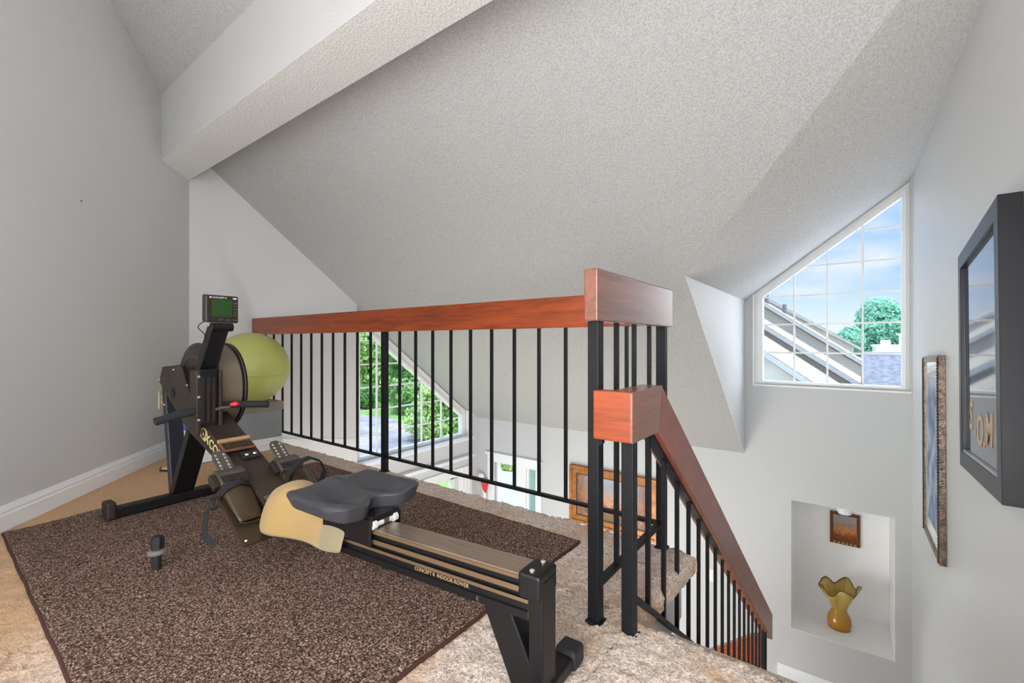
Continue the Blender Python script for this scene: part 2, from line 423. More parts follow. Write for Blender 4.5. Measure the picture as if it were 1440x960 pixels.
# ------------------------------------------------------------------ windows and door
def window_1():
    x0, x1 = XW - .125, XW - .075      # frame depth
    fw = 0.075
    o = [(WINY0, SILL), (WINY1 - .02, SILL), (WINY1 - .02, cz(WINY1) + .0), (WINY0, cz(WINY0) - .01)]
    gy0, gy1, gz0 = WINY0 + .075, WINY1 - .105, SILL + .055
    gt = lambda y: cz(y) - .145
    hole = [(gy0, gz0), (gy1, gz0), (gy1, gt(gy1)), (gy0, gt(gy0))]
    m = MB(); m.prism(yz(o, x1), (x0 - x1, 0, 0), holes=[yz(hole, x1)])
    # inner stepped stop
    hole2 = [(gy0 + .0, gz0), (gy1, gz0), (gy1, gt(gy1)), (gy0, gt(gy0))]
    o2 = [(gy0 - .03, gz0 - .03), (gy1 + .035, gz0 - .03), (gy1 + .035, gt(gy1 + .035) + .04), (gy0 - .03, gt(gy0 - .03) + .04)]
    m.prism(yz(o2, x1 + .018), (-.017, 0, 0), holes=[yz(hole2, x1 + .018)])
    w = struct(m.build('window_1', M_vinyl, bevel=.003), 'trapezoid grid window beyond the loft railing', 'window')
    g = MB(); g.prism(yz(hole, x0 + .022), (.004, 0, 0)); g.build('pane', M_glass, w)
    q = MB()
    for y in (2.992, 3.312, 3.628, 3.95):
        q.box(x0 + .016, x0 + .034, y - .008, y + .008, gz0, gt(y) + .005)
    for z in (0.796, 0.545, 0.30, 0.054, -0.205):
        ye = min(gy1, (CZ - .145 - z) / CM)
        q.box(x0 + .017, x0 + .033, gy0, ye, z - .008, z + .008)
    q.build('muntin_grid', M_vinyl, w)
    s = MB(); s.box(XW - .075, XW + .045, WINY0 - .0, WINY1 + .02, SILL - .022, SILL + .014); s.build('window_sill', M_white, w, bevel=.004)
window_1()
m = MB(); m.box(XW - .075, XW - .001, WINY1 - .012, WINY1, SILL, cz(WINY1) - .005)
struct(m.build('trim_2', M_white))
def window_3():
    m = MB(); x = XW + .02
    m.prism(yz([(2.8, -2.1), (4.40, -2.1), (4.40, -0.83), (2.8, -0.83)], x), (-.02, 0, 0), holes=[yz([(2.93, -1.97), (4.16, -1.97), (4.16, -0.92), (2.93, -0.92)], x)])
    for a in (4.20, 4.27, 4.33): m.box(x, x + .012, a, a + .03, -2.1, -0.83)
    m.box(XW - .1, XW - .06, 2.9, 4.14, -2.0, -1.96); m.box(XW - .1, XW - .06, 2.9, 2.94, -2.0, -.93); m.box(XW - .1, XW - .06, 4.08, 4.14, -2.0, -.93); m.box(XW - .1, XW - .06, 2.9, 4.14, -.97, -.93)
    m.box(XW - .09, XW - .07, 3.72, 3.74, -2.0, -.93)
    w = struct(m.build('window_3', M_vinyl), 'lower window under the trapezoid window', 'window')
    g = MB(); g.box(XW - .084, XW - .08, 2.93, 4.10, -1.97, -.95); g.build('pane', M_glass, w)
window_3()
m = MB(); m.box(XW, XW + .05, 2.3, 4.41, -0.715, -0.69); m.box(XW, XW + .03, 2.3, 4.41, -0.735, -0.715)
struct(m.build('trim_3', M_white))
def window_2():
    y0, y1 = YN + .02, YN + .075
    zt = lambda x: dz(x) - .005
    o = [(WX0, WS), (WX1, WS), (WX1, zt(WX1)), (WX0, zt(WX0))]
    gx0, gx1, gz0 = -0.598, 0.342, 0.437
    gt = lambda x: 1.184 + (x + .599) * .757
    hole = [(gx0, gz0), (gx1, gz0), (gx1, gt(gx1)), (gx0, gt(gx0))]
    P = lambda pts, y: [(a, y, b) for a, b in pts]
    m = MB(); m.prism(P(o, y0), (0, y1 - y0, 0), holes=[P(hole, y0)])
    o2 = [(WX0 + .028, WS + .014), (WX1 - .02, WS + .014), (WX1 - .02, zt(WX1 - .02) - .03), (WX0 + .028, zt(WX0 + .028) - .03)]
    m.prism(P(o2, y0 - .016), (0, .018, 0), holes=[P(hole, y0 - .016)])
    # slim casing on the wall
    m.box(WX0 - .012, WX0 + .004, YN - .008, YN + .02, WS - .012, dz(WX0) - .01); m.box(WX0 - .012, WX1 + .01, YN - .010, YN + .02, WS - .016, WS)
    w = struct(m.build('window_2', M_vinyl, bevel=.002), 'trapezoid grid window in the dormer', 'window')
    g = MB(); g.prism(P(hole, y1 - .02), (0, .004, 0)); g.build('pane', M_glass, w)
    q = MB(); yy = y1 - .03
    for x in (-0.363, -0.127, 0.107): q.box(x - .007, x + .007, yy, yy + .016, gz0, gt(x) + .005)
    for z in (0.688, 0.936, 1.183, 1.432, 1.685):
        xs = max(gx0, (z - 1.184) / .757 - .599)
        q.box(xs, gx1, yy + .001, yy + .015, z - .007, z + .007)
    q.build('muntin_grid', M_vinyl, w)
window_2()
def door_1():
    m = MB(); y = YN - .018
    m.box(-3.79, -3.69, y, YN, ZL, -0.77); m.box(-3.03, -2.95, y, YN, ZL, -0.77); m.box(-3.79, -2.95, y, YN, -0.78, -0.69)
    m.box(-3.81, -2.93, y - .02, YN, -0.69, -0.655)
    m.box(-3.335, -3.185, YN + .0, YN + .09, ZL, -0.77)
    d = struct(m.build('door_1', M_white, bevel=.003), 'white framed glass door with a narrow side panel', 'door')
    f = MB()
    f.prism([(-3.69, YN + .05, ZL), (-3.335, YN + .05, ZL), (-3.335, YN + .05, -0.775), (-3.69, YN + .05, -0.775)], (0, .04, 0), holes=[[(-3.66, YN + .05, ZL + .1), (-3.36, YN + .05, ZL + .1), (-3.36, YN + .05, -0.80), (-3.66, YN + .05, -0.80)]])
    f.build('door_leaf', M_white, d)
    g = MB(); g.box(-3.665, -3.355, YN + .068, YN + .072, ZL + .1, -0.79); g.build('pane', M_glass, d)
    t = MB(); t.box(-3.185, -3.03, YN + .06, YN + .075, ZL, -0.775); t.build('side_panel', mat('teal_frosted_glass', (132, 170, 170), 0.35, var=(6, 2), col2=(150, 186, 184)), d)
    q = MB(); q.box(-3.185, -3.16, YN + .03, YN + .06, ZL, -.775); q.box(-3.05, -3.03, YN + .03, YN + .06, ZL, -.775); q.build('side_panel_stop', M_white, d)
door_1()

# ------------------------------------------------------------------ stairs
m = MB(); n = 11; rise, run = 2.13 / n, 0.248
for i in range(n):
    ya = YNE + .012 + i * run; zz = -(i + 1) * rise
    m.box(XSE + .008, XR - .002, ya, ya + run + .03 if i < n - 1 else YN - .002, zz - .20, zz)
struct(m.build('stairs', M_carpet), 'carpeted stair flight going down along the right wall', 'stairs')
m = MB(); m.prism([(XSE - .005, YNE - .02, -.03), (XSE - .005, YNE + .07, -.06), (XSE - .005, 3.62, -1.98), (XSE - .005, 3.62, -2.40), (XSE - .005, YNE - .02, -.40)], (.009, 0, 0))
struct(m.build('trim_4', M_woodS))
baseboard('baseboard_landing', (NX0 - .1, YN, 0), (XR, YN, 0), (0, -1, 0), h=.10, z0=-2.13)

# ------------------------------------------------------------------ loft railing
YR, XA, YA = 1.704, -0.563, 1.144
lr = thing('loft_railing', 'black iron loft railing with a reddish wood top rail and raised end block', 'railing', (-2.2, YR, 0))
m = MB(); m.box(XW + .003, XA + .012, YR - .024, YR + .020, 0.843, 0.978); m.build('top_rail', M_woodX, lr, bevel=.004)
m = MB(); m.box(-0.577, -0.536, 1.10, 1.752, 0.838, 0.981); m.build('end_block', M_woodY, lr, bevel=.004)
def post(x, y, z0, z1, par, w=.034):
    m = MB(); m.box(x - w / 2, x + w / 2, y - w / 2, y + w / 2, z0, z1); m.box(x - w * .68, x + w * .68, y - w * .68, y + w * .68, z0, z0 + .008)
    return m.build('post', M_black, par, bevel=.003)
post(XA, YA, -.004, 0.842, lr); post(XA, YR, -.004, 0.846, lr); post(-2.238, YR, -.004, 0.845, lr)
m = MB(); m.box(XW + .003, XA, YR - .012, YR + .012, 0.082, 0.096); m.build('bottom_rail', M_black, lr, bevel=.002)
m = MB(); m.box(XA - .012, XA + .012, YA, YR, 0.090, 0.104); m.build('bottom_rail', M_black, lr, bevel=.002)
def flange(p, par):
    m = MB(); m.tube([(p[0], p[1] - .008, p[2]), (p[0], p[1] + .008, p[2])], .009, 12)
    return m.build('bolt', M_black, par)
flange((XA + .018, YA - .006, .505), lr)
m = MB(); m.box(-.0065, .0065, -.0065, .0065, 0.088, 0.848)
bal0 = None
def rail_baluster(x, y):
    global bal0
    if bal0 is None:
        mm = MB(); mm.box(x - .0065, x + .0065, y - .0065, y + .0065, 0.088, 0.848); bal0 = mm.build('baluster', M_black, lr); bal0['_x'] = x; bal0['_y'] = y
        return
    dup(bal0, x - bal0['_x'], y - bal0['_y'])
for k in range(1, 25):
    if k == 12: continue
    x = XA - .1396 * k
    if x > XW + .02: rail_baluster(x, YR)
for y in (1.286, 1.428, 1.570): rail_baluster(XA, y)

# ------------------------------------------------------------------ stair railing
XS, YD = -0.469, 1.156
sr = thing('stair_railing', 'black iron stair railing with a reddish wood handrail descending along the stairs', 'railing', (XS, YD, 0))
slope = -0.7614
xf, xb = -0.436, -0.500
def rail_poly(x):
    # y, z outline of the handrail with its level starting block
    return [(1.3262, 0.651), (3.80, 0.652 + slope * 2.475), (3.80, 0.652 + slope * 2.475 - .19), (1.2910, 0.521)]
p = rail_poly(0)
m = MB(); m.prism([(xf, a, b) for a, b in p], (xb - xf, 0, 0)); m.build('handrail', M_woodS, sr, bevel=.004)
m = MB(); m.box(XA + .017, xf - .0012, 1.094, 1.138, 0.520, 0.651); m.build('start_block', M_woodX, sr, bevel=.003)
m = MB(); m.prism([(xf + .0005, a, b) for a, b in ((1.1385, .651), (1.325, .652), (1.290, .520), (1.1385, .520))], (xb - xf, 0, 0)); m.prism([(xf + .0005, a, b) for a, b in ((1.0945, .652), (1.1385, .652), (1.1385, .520), (1.0945, .520))], (-.0015, 0, 0)); m.build('mitre_block', M_woodY, sr, bevel=.002)
post(XS, YD, -.012, 0.525, sr)
ye = 3.62
m = MB(); m.box(XS - .017, XS + .017, ye - .017, ye + .017, -2.13, .56 + slope * (ye - 1.3)); m.build('post', M_black, sr, bevel=.003)
m = MB(); m.bar((XS, YD, .10), (XS, ye, .10 + slope * (ye - YD)), .024, .014); m.build('bottom_rail', M_black, sr)
m = MB(); m.bar((XS, 1.29, .517), (XS, 3.76, .517 + slope * 2.47), .03, .012); m.build('rail_channel', M_black, sr)
b1 = None
for k in range(1, 18):
    y = YD + .1412 * k; zt = .523 + slope * max(0, y - 1.29); zb = .10 + slope * (y - YD)
    if y > ye - .05: break
    if b1 is None:
        mm = MB(); mm.box(XS - .0065, XS + .0065, y - .0065, y + .0065, zb, zt); b1 = mm.build('baluster', M_black, sr); b1['_y'] = y; bz = zb; bh = zt - zb
        b2 = None
    elif b2 is None:
        mm = MB(); mm.box(XS - .0065, XS + .0065, y - .0065, y + .0065, zb, zt); b2 = mm.build('baluster', M_black, sr); b2['_y'] = y; bz2 = zb
    else:
        dup(b2, 0, y - b2['_y'], zb - bz2)
# the next flight's wooden guard, at the landing
lg2 = thing('lower_stair_railing', 'reddish wood guard of the lower stair flight seen through the stair balusters', 'railing', (-0.55, 3.66, -2.13))
m = MB(); m.prism([(-0.490, 3.66, -1.340), (-0.56, 3.66, -1.365), (-0.90, 3.66, -1.64), (-0.90, 3.66, -1.80), (-0.490, 3.66, -1.56)], (0, .045, 0)); m.build('handrail', M_woodX, lg2, bevel=.003)
m = MB(); m.box(-.535, -.505, 3.667, 3.697, -2.13, -1.5); m.build('post', M_black, lg2)

# ------------------------------------------------------------------ rug
RX0, RX1, RY0, RY1 = -2.735, -0.832, 0.214, 1.548
def rug():
    st = .0125
    xs = np.linspace(RX0, RX1, int((RX1 - RX0) / st)); ys = np.linspace(RY0, RY1, int((RY1 - RY0) / st))
    X, Y = np.meshgrid(xs, ys, indexing='ij')
    d = np.minimum.reduce([X - RX0, RX1 - X, Y - RY0, RY1 - Y])
    Z = .013 - np.where(d < .008, .004, 0) + RNG.normal(0, .0008, X.shape)
    Z += .006 * np.exp(-((X + 2.115) / .012) ** 2) * np.clip((0.95 - Y) * 3, 0, 1)
    Z += .010 * np.exp(-((X - RX0) / .06) ** 2) * np.exp(-((Y - .50) / .10) ** 2)
    Xw = X + np.where(d < .02, .0008 * np.sin(Y * 31), 0); Yw = Y + np.where(d < .02, .0008 * np.sin(X * 23), 0)
    m = MB(); P = np.stack([Xw, Yw, Z], -1); m.grid([[tuple(p) for p in r] for r in P])
    mb = MB()
    def edge(pts):
        mb.tube([(p[0], p[1], p[2] - .006) for p in pts], .007, 8, flat=.9)
    edge(P[0, :]); edge(P[-1, :]); edge(P[:, 0]); edge(P[:, -1])
    o = m.build('rug', M_rug, recalc=False, smooth='all')
    tag(o, 'dark brown speckled rug lying under the rowing machine', 'rug')
    e = mb.build('binding', M_rugedge, o, smooth='all')
rug()

# ------------------------------------------------------------------ rowing machine (local frame: x forward to the rear foot, y across)
TH = math.radians(3.0)
rm = thing('rowing_machine', 'black rowing machine with flywheel, monitor, foot boards and contoured sliding seat', 'rowing machine', (-0.55, 0.83, 0.0), TH, local=True)
M_erg = mat('bronze_black_steel', (36, 28, 21), 0.45, metal=.1, bump=(160, .15, .001), var=(9, 4), col2=(50, 39, 30))
M_ergblk = mat('satin_black_steel', (17, 16, 18), 0.42, spec=.35)
M_mesh = mat('perforated_tan_metal', (120, 108, 92), 0.5, metal=.3, bump=(420, .5, .002))
M_rub = mat('black_rubber', (30, 29, 30), 0.6)
M_foam = mat('dark_foam_grip', (34, 36, 40), 0.75, bump=(300, .2, .001))
M_pl = mat('grey_brown_plastic', (72, 66, 60), 0.5, bump=(220, .15, .001))
M_pl2 = mat('dark_brown_plastic', (38, 30, 24), 0.4)
M_steel = mat('brushed_steel', (176, 160, 142), 0.32, metal=.75, bump=(6, .02, .001), var=(3, 3), col2=(156, 140, 122), map_scale=(2, 60, 60))
M_alu = mat('bronze_aluminium', (126, 104, 78), 0.3, metal=.45)
M_seat = mat('grey_seat_plastic', (60, 61, 66), 0.30, bump=(260, .05, .001))
M_scr = mat('green_lcd', (36, 66, 26), 0.3)
M_yel = mat('yellow_decal', (196, 182, 120), 0.5)
M_tan = mat('tan_plastic', (170, 140, 104), 0.45)
M_tan2 = mat('brown_comb_plastic', (104, 72, 50), 0.45)
M_bolt = mat('bright_bolt', (225, 220, 210), 0.25, metal=.8)
M_red = mat('red_plastic', (232, 42, 56), 0.4)
M_roller = mat('white_roller', (205, 205, 200), 0.35)
M_strap = mat('black_webbing', (20, 18, 18), 0.8, bump=(400, .3, .001))
M_ghost = mat('brown_translucent_plastic', (50, 38, 22), 0.4)
zr = lambda s: 0.278 + s * 0.035         # top of the monorail at s
RT = -0.006                                # lateral centre
# monorail: ribbed aluminium extrusion
def rail_section(s):
    zt = zr(s); hw = .037
    ribs = []
    side = [(hw, -.004), (hw, -.012), (hw - .007, -.014), (hw - .007, -.026), (hw - .001, -.028), (hw - .001, -.040), (hw - .008, -.042), (hw - .008, -.050), (hw - .001, -.052), (hw - .001, -.060), (hw - .005, -.061), (hw - .005, -.076), (hw, -.078), (hw, -.095)]
    return [(s, RT - a, zt + b) for a, b in side] + [(s, RT + a, zt + b) for a, b in reversed(side)]
a, b = rail_section(-1.20), rail_section(0.0)
m = MB(); n = len(a); m.add(a + b, [(i, (i + 1) % n, (i + 1) % n + n, i + n) for i in range(n)] + [tuple(range(n)), tuple(range(n, 2 * n))])
# recessed bands are black, ribs bronze
mi = []
for i in range(n):
    mi.append(1 if i in (2, 6, 10, n - 2 - 2, n - 2 - 6, n - 2 - 10) else 0)
m.mi = mi + [0, 0]
for i in (1, 3, 5, 7, 9, 11, 12): m.mi[i] = 1 if i != 12 else 1
rail = m.build('monorail', [M_alu, M_ergblk], rm)
m = MB(); m.add([(-1.12, -.042, zr(-1.12)), (0, -.042, zr(0)), (0, .030, zr(0)), (-1.12, .030, zr(-1.12)), (-1.12, -.042, zr(-1.12) - .004), (0, -.042, zr(0) - .004), (0, .030, zr(0) - .004), (-1.12, .030, zr(-1.12) - .004)], [(0, 1, 2, 3), (4, 5, 6, 7), (0, 1, 5, 4), (2, 3, 7, 6), (0, 3, 7, 4), (1, 2, 6, 5)])
m.build('track', M_steel, rm, bevel=.001)
text_mesh('lettering', 'CONCEPT II  INDOOR ROWER', .013, basis((-.345, RT - .0332, zr(-.345) - .0725), (1, 0, .035), (0, 0, 1)), M_tan, rail, .0003)
# rear cap, post, brace, foot
m = MB(); m.box(-.024, .032, -.046, .034, zr(0) - .05, zr(0) + .006); cap = m.build('end_cap', M_ergblk, rm, bevel=.007)
m = MB()
for y in (-.030, .018): MB().lathe([(.001, 0), (.006, 0), (.006, .003), (.003, .005)], (.004, y, zr(0) + .006), 12).build('screw', M_bolt, cap)
m = MB(); m.box(-.002, .034, -.036, .024, .02, zr(0) - .01); m.build('leg', M_ergblk, rm, bevel=.004)
m = MB(); m.bar((-.095, -.006, zr(-.095) - .09), (-.012, -.006, .02), .050, .074, (1, 0, 0)); m.build('brace', M_ergblk, rm, bevel=.004)
m = MB(); m.lathe([(.001, 0), (.006, 0), (.005, .003)], (-.135, -.043, zr(-.135) - .086), 10, axis='y'); m.build('bolt', M_bolt, rm)
m = MB(); m.box(-.006, .040, -.165, .155, .004, .036); rf = m.build('rear_foot', M_ergblk, rm, bevel=.006)
for sg in (-1, 1):
    m = MB(); m.box(-.010, .046, .095 if sg > 0 else -.16, .15 if sg > 0 else -.105, .0, .048); m.build('rubber_pad', M_rub, rf, bevel=.01, seg=3)
# front foot and legs
SF = -2.02
m = MB(); m.box(SF - .028, SF + .028, -.22, .23, .016, .060); ff = m.build('front_foot', M_ergblk, rm, bevel=.006)
for sg in (-1, 1):
    m = MB(); yy = -.222 if sg < 0 else .222
    m.box(SF - .036, SF + .036, yy - .018, yy + .018, .0155, .092); m.build('rubber_cap', mat('reddish_black_rubber', (44, 26, 24), 0.55) if sg < 0 else M_rub, ff, bevel=.010, seg=3)
def channel(p0, p1, w, d, wall, name, mt, up=(0, 1, 0)):
    """U channel from p0 to p1: web faces the rear (+x), flanges go forward"""
    p0, p1 = Vector(p0), Vector(p1); m = MB(); off = Vector((-d / 2, 0, 0))
    m.bar(p0, p1, wall, w, up)
    for sg in (-1, 1): m.bar(p0 + Vector((-d / 2, sg * w / 2, 0)), p1 + Vector((-d / 2, sg * w / 2, 0)), d, wall, up)
    return m.build(name, mt, rm, bevel=.002)
channel((SF + .0, .040, .055), (SF - .075, .034, .60), .062, .035, .005, 'front_leg', mat('blue_black_steel', (30, 32, 40), .4))
channel((SF + .02, .045, .055), (SF + .24, .035, .385), .082, .04, .005, 'front_leg', M_ergblk)
# main frame: two side plates and a top cover
plate = [(-1.985, .600), (-1.945, .668), (-1.75, .684), (-1.60, .49), (-1.53, .455), (-1.06, .222), (-1.06, .125), (-1.335, .290), (-1.69, .415)]
for sg in (-1, 1):
    m = MB(); m.prism([(s, sg * .055, z) for s, z in plate], (0, -sg * .006, 0)); pl = m.build('side_plate', M_erg, rm, bevel=.001)
    if sg < 0:
        for s, z in ((-1.955, .61), (-1.90, .50), (-1.77, .45), (-1.62, .43), (-1.66, .60), (-1.80, .66)): MB().lathe([(.001, 0), (.005, 0), (.004, -.004)], (s, -.0615, z), 10, axis='y').build('bolt', M_bolt, pl)
        m = MB(); m.lathe([(.001, 0), (.024, 0), (.024, -.002)], (-1.83, -.0552, .555), 20, axis='y'); m.build('hole_plug', M_ergblk, pl)
        d = Vector((.47, 0, -.233)).normalized(); up = Vector((.233, 0, .47)).normalized()
        o = Vector((-1.525, -.0565, .455)) - up * .058
        # round emblem with a cross beside it, then the maker's lettering
        m = MB(); m.obox(o + d * .022 + up * .022, d * .022, up * .024, (0, .0004, 0)); m.build('decal', M_yel, pl)
        m = MB(); m.tube([o + d * (.022 + .012 * math.cos(t)) + up * (.022 + .015 * math.sin(t)) + Vector((0, -.0006, 0)) for t in np.linspace(0, 2 * PI, 17)[:-1]], .0035, 6, closed=True); m.build('emblem', M_erg, pl)
        m = MB(); m.obox(o + d * .058 + up * .022, (d + up * 1.3).normalized() * .024, (up - d * 1.3).normalized() * .004, (0, .0004, 0)); m.obox(o + d * .058 + up * .022, (d - up * 1.3).normalized() * .024, (up + d * 1.3).normalized() * .004, (0, .0004, 0)); m.build('emblem', M_yel, pl)
        text_mesh('lettering', 'CONCEPT II', .052, basis(o + d * .078 + up * .004, d, up), M_yel, pl, .0004, .0012)
m = MB(); m.bar((-1.60, 0, .49), (-1.06, 0, .222), .112, .006, (0, 0, 1)); m.build('top_cover', mat('dark_bronze_cover', (42, 33, 25), 0.5, metal=.1, var=(5, 3), col2=(58, 46, 36), bump=(200, .1, .001)), rm, bevel=.001)
# flywheel
FC = Vector((-1.735, 0.062, .583)); FR = .186
m = MB(); m.lathe([(FR - .006, -.056), (FR, -.050), (FR, .050), (FR - .006, .056)], FC, 64, axis='y'); cage = m.build('flywheel_cage', M_mesh, rm, smooth=True, angle=40)
for sg in (-1, 1):
    m = MB()
    pr = [(FR - .004, .042), (FR + .006, .044), (FR + .007, .062), (FR - .005, .068), (FR - .040, .072), (.05, .074), (.045, .080), (.001, .080)]
    m.lathe([(r, sg * z) for r, z in pr], FC, 64, axis='y')
    m.build('cage_side', M_pl2 if sg < 0 else M_ergblk, cage, smooth=True, angle=35)
    m = MB(); m.lathe([(FR + .0065, sg * .050), (FR + .009, sg * .053), (FR + .0065, sg * .056)], FC, 64, axis='y', close=True); m.build('rim', M_pl, cage, smooth='all')
m = MB(); m.lathe([(FR * .72 + .004 * math.cos(t), .073 * -1 + .004 * math.sin(t)) for t in np.linspace(0, 2 * PI, 9)[:-1]], FC, 48, axis='y', close=True); m.build('ring', M_pl, cage, smooth='all')
# chain housing between flywheel and rower
m = MB(); m.box(-1.545, -1.500, -.080, -.012, .44, .672); hs = m.build('chain_housing', M_ergblk, rm, bevel=.005)
for y in (-.087, -.006):
    m = MB(); m.box(-1.555, -1.490, y - .006, y + .006, .415, .668); m.build('bracket', M_erg, hs, bevel=.002)
for z in (.645, .565, .475): MB().lathe([(.001, 0), (.005, 0), (.005, .004)], (-1.490, -.087, z), 10, axis='x').build('bolt', M_bolt, hs)
m = MB()
for k in range(3): m.box(-1.502, -1.496, -.074 + k * .020, -.064 + k * .020, .46, .64)
m.build('guide_rib', M_pl2, hs)
m = MB(); m.tube([(-1.52, -.03, .50), (-1.48, -.01, .515), (-1.47, .02, .515)], .006, 8); m.build('chain_guide', M_pl, hs)
# monitor arm and monitor
m = MB(); m.bar((-1.565, -.030, .655), (-1.490, -.012, .838), .064, .022, (1, 0, 0)); m.bar((-1.575, -.060, .655), (-1.500, -.042, .838), .006, .045, (1, 0, 0)); m.bar((-1.575, .000, .655), (-1.500, .018, .838), .006, .045, (1, 0, 0))
m.build('monitor_arm', M_ergblk, rm, bevel=.003)
m = MB(); m.tube([(-1.478, -.048, .841), (-1.478, .030, .841)], .017, 16); m.build('hinge', M_ergblk, rm, smooth=True)
MY0, MY1, MZ0, MZ1, MX = -.070, .052, .858, .968, -1.470
m = MB(); m.prism([(MX, MY0, MZ0), (MX, MY1, MZ0), (MX, MY1, MZ1), (MX, MY0, MZ1)], (-.035, 0, .004)); mon = m.build('monitor', M_pl2, rm, bevel=.006, seg=3)
m = MB(); m.box(MX, MX + .001, MY0 + .022, MY1 - .026, MZ0 + .025, MZ1 - .017); m.build('screen', M_scr, mon)
m = MB()
for k in range(5): m.box(MX, MX + .003, MY1 - .020, MY1 - .008, MZ0 + .030 + k * .012, MZ0 + .036 + k * .012)
for y in (MY0 + .045, MY0 + .075, MY1 - .022): m.box(MX, MX + .003, y, y + .016, MZ0 + .009, MZ0 + .015)
m.build('button', M_pl, mon, bevel=.001)
m = MB(); m.box(MX, MX + .001, MY0 + .014, MY0 + .020, MZ1 - .012, MZ1 - .006); m.build('decal', M_roller, mon)
m = MB(); m.box(MX, MX + .001, MY1 - .022, MY1 - .008, MZ1 - .012, MZ1 - .007); m.build('decal', M_roller, mon)
text_mesh('lettering', 'CONCEPT II', .0095, basis((MX + .0006, MY0 + .024, MZ1 - .0125), (0, 1, 0), (0, 0, 1)), M_roller, mon, .0003)
m = MB(); m.tube([(-1.49, -.062, .862)] + [(-1.485, -.070 - .020 * math.sin(t), .862 - .045 * (t / PI)) for t in np.linspace(.2, PI - .2, 8)] + [(-1.50, -.055, .80)], .0018, 6); m.build('cable', M_strap, mon)
# handle
hp = [(-1.505, -.215, .487), (-1.515, -.15, .500), (-1.523, -.075, .508), (-1.527, -.02, .514), (-1.525, .04, .516), (-1.52, .11, .512), (-1.51, .185, .505)]
m = MB(); m.tube(hp, [.0145, .0155, .0155, .0125, .0125, .0150, .0145], 16); hd = m.build('handle', M_foam, rm, smooth=True, angle=50)
for q0, q1 in (((-1.505, -.222, .486), (-1.505, -.213, .4875)), ((-1.51, .184, .505), (-1.51, .192, .504))): MB().tube([q0, q1], .0155, 16).build('grip_end', M_rub, hd)
m = MB(); m.tube([(-1.500, .035, .520), (-1.490, .048, .523), (-1.500, .062, .521)], [.007, .010, .007], 12); m.build('red_toggle', M_red, hd, smooth=True)
# handle rest: comb plate on the cover
d = Vector((.47, 0, -.233)).normalized(); up = Vector((.233, 0, .47)).normalized()
o = Vector((-1.345, -.014, .370)) + up * .008
m = MB(); m.obox(o + up * .006, d * .030, (0, .058, 0), up * .003)
hr = m.build('handle_rest', M_tan2, rm, bevel=.002)
m = MB(); m.obox(o - d * .031 + up * .012, d * .006, (0, .058, 0), up * .006); m.build('rest_lip', M_tan, hr, bevel=.002)
m = MB()
for k in range(9):
    for j in range(2): m.obox(o + d * (-.008 + j * .020) + Vector((0, -.046 + k * .0115, 0)) + up * .010, d * .007, (0, .0034, 0), up * .002)
m.build('comb_tooth', M_pl2, hr)
for y in (.012, .042): MB().lathe([(.001, 0), (.008, 0), (.007, .006)], o + d * .058 + Vector((0, y, 0)) - up * .004, 12).build('rivet', M_bolt, hr)
m = MB(); m.obox(o + d * .058 + Vector((0, .027, 0)) - up * .003, d * .022, (0, .034, 0), up * .003); m.build('rivet_plate', M_pl2, hr, bevel=.004)
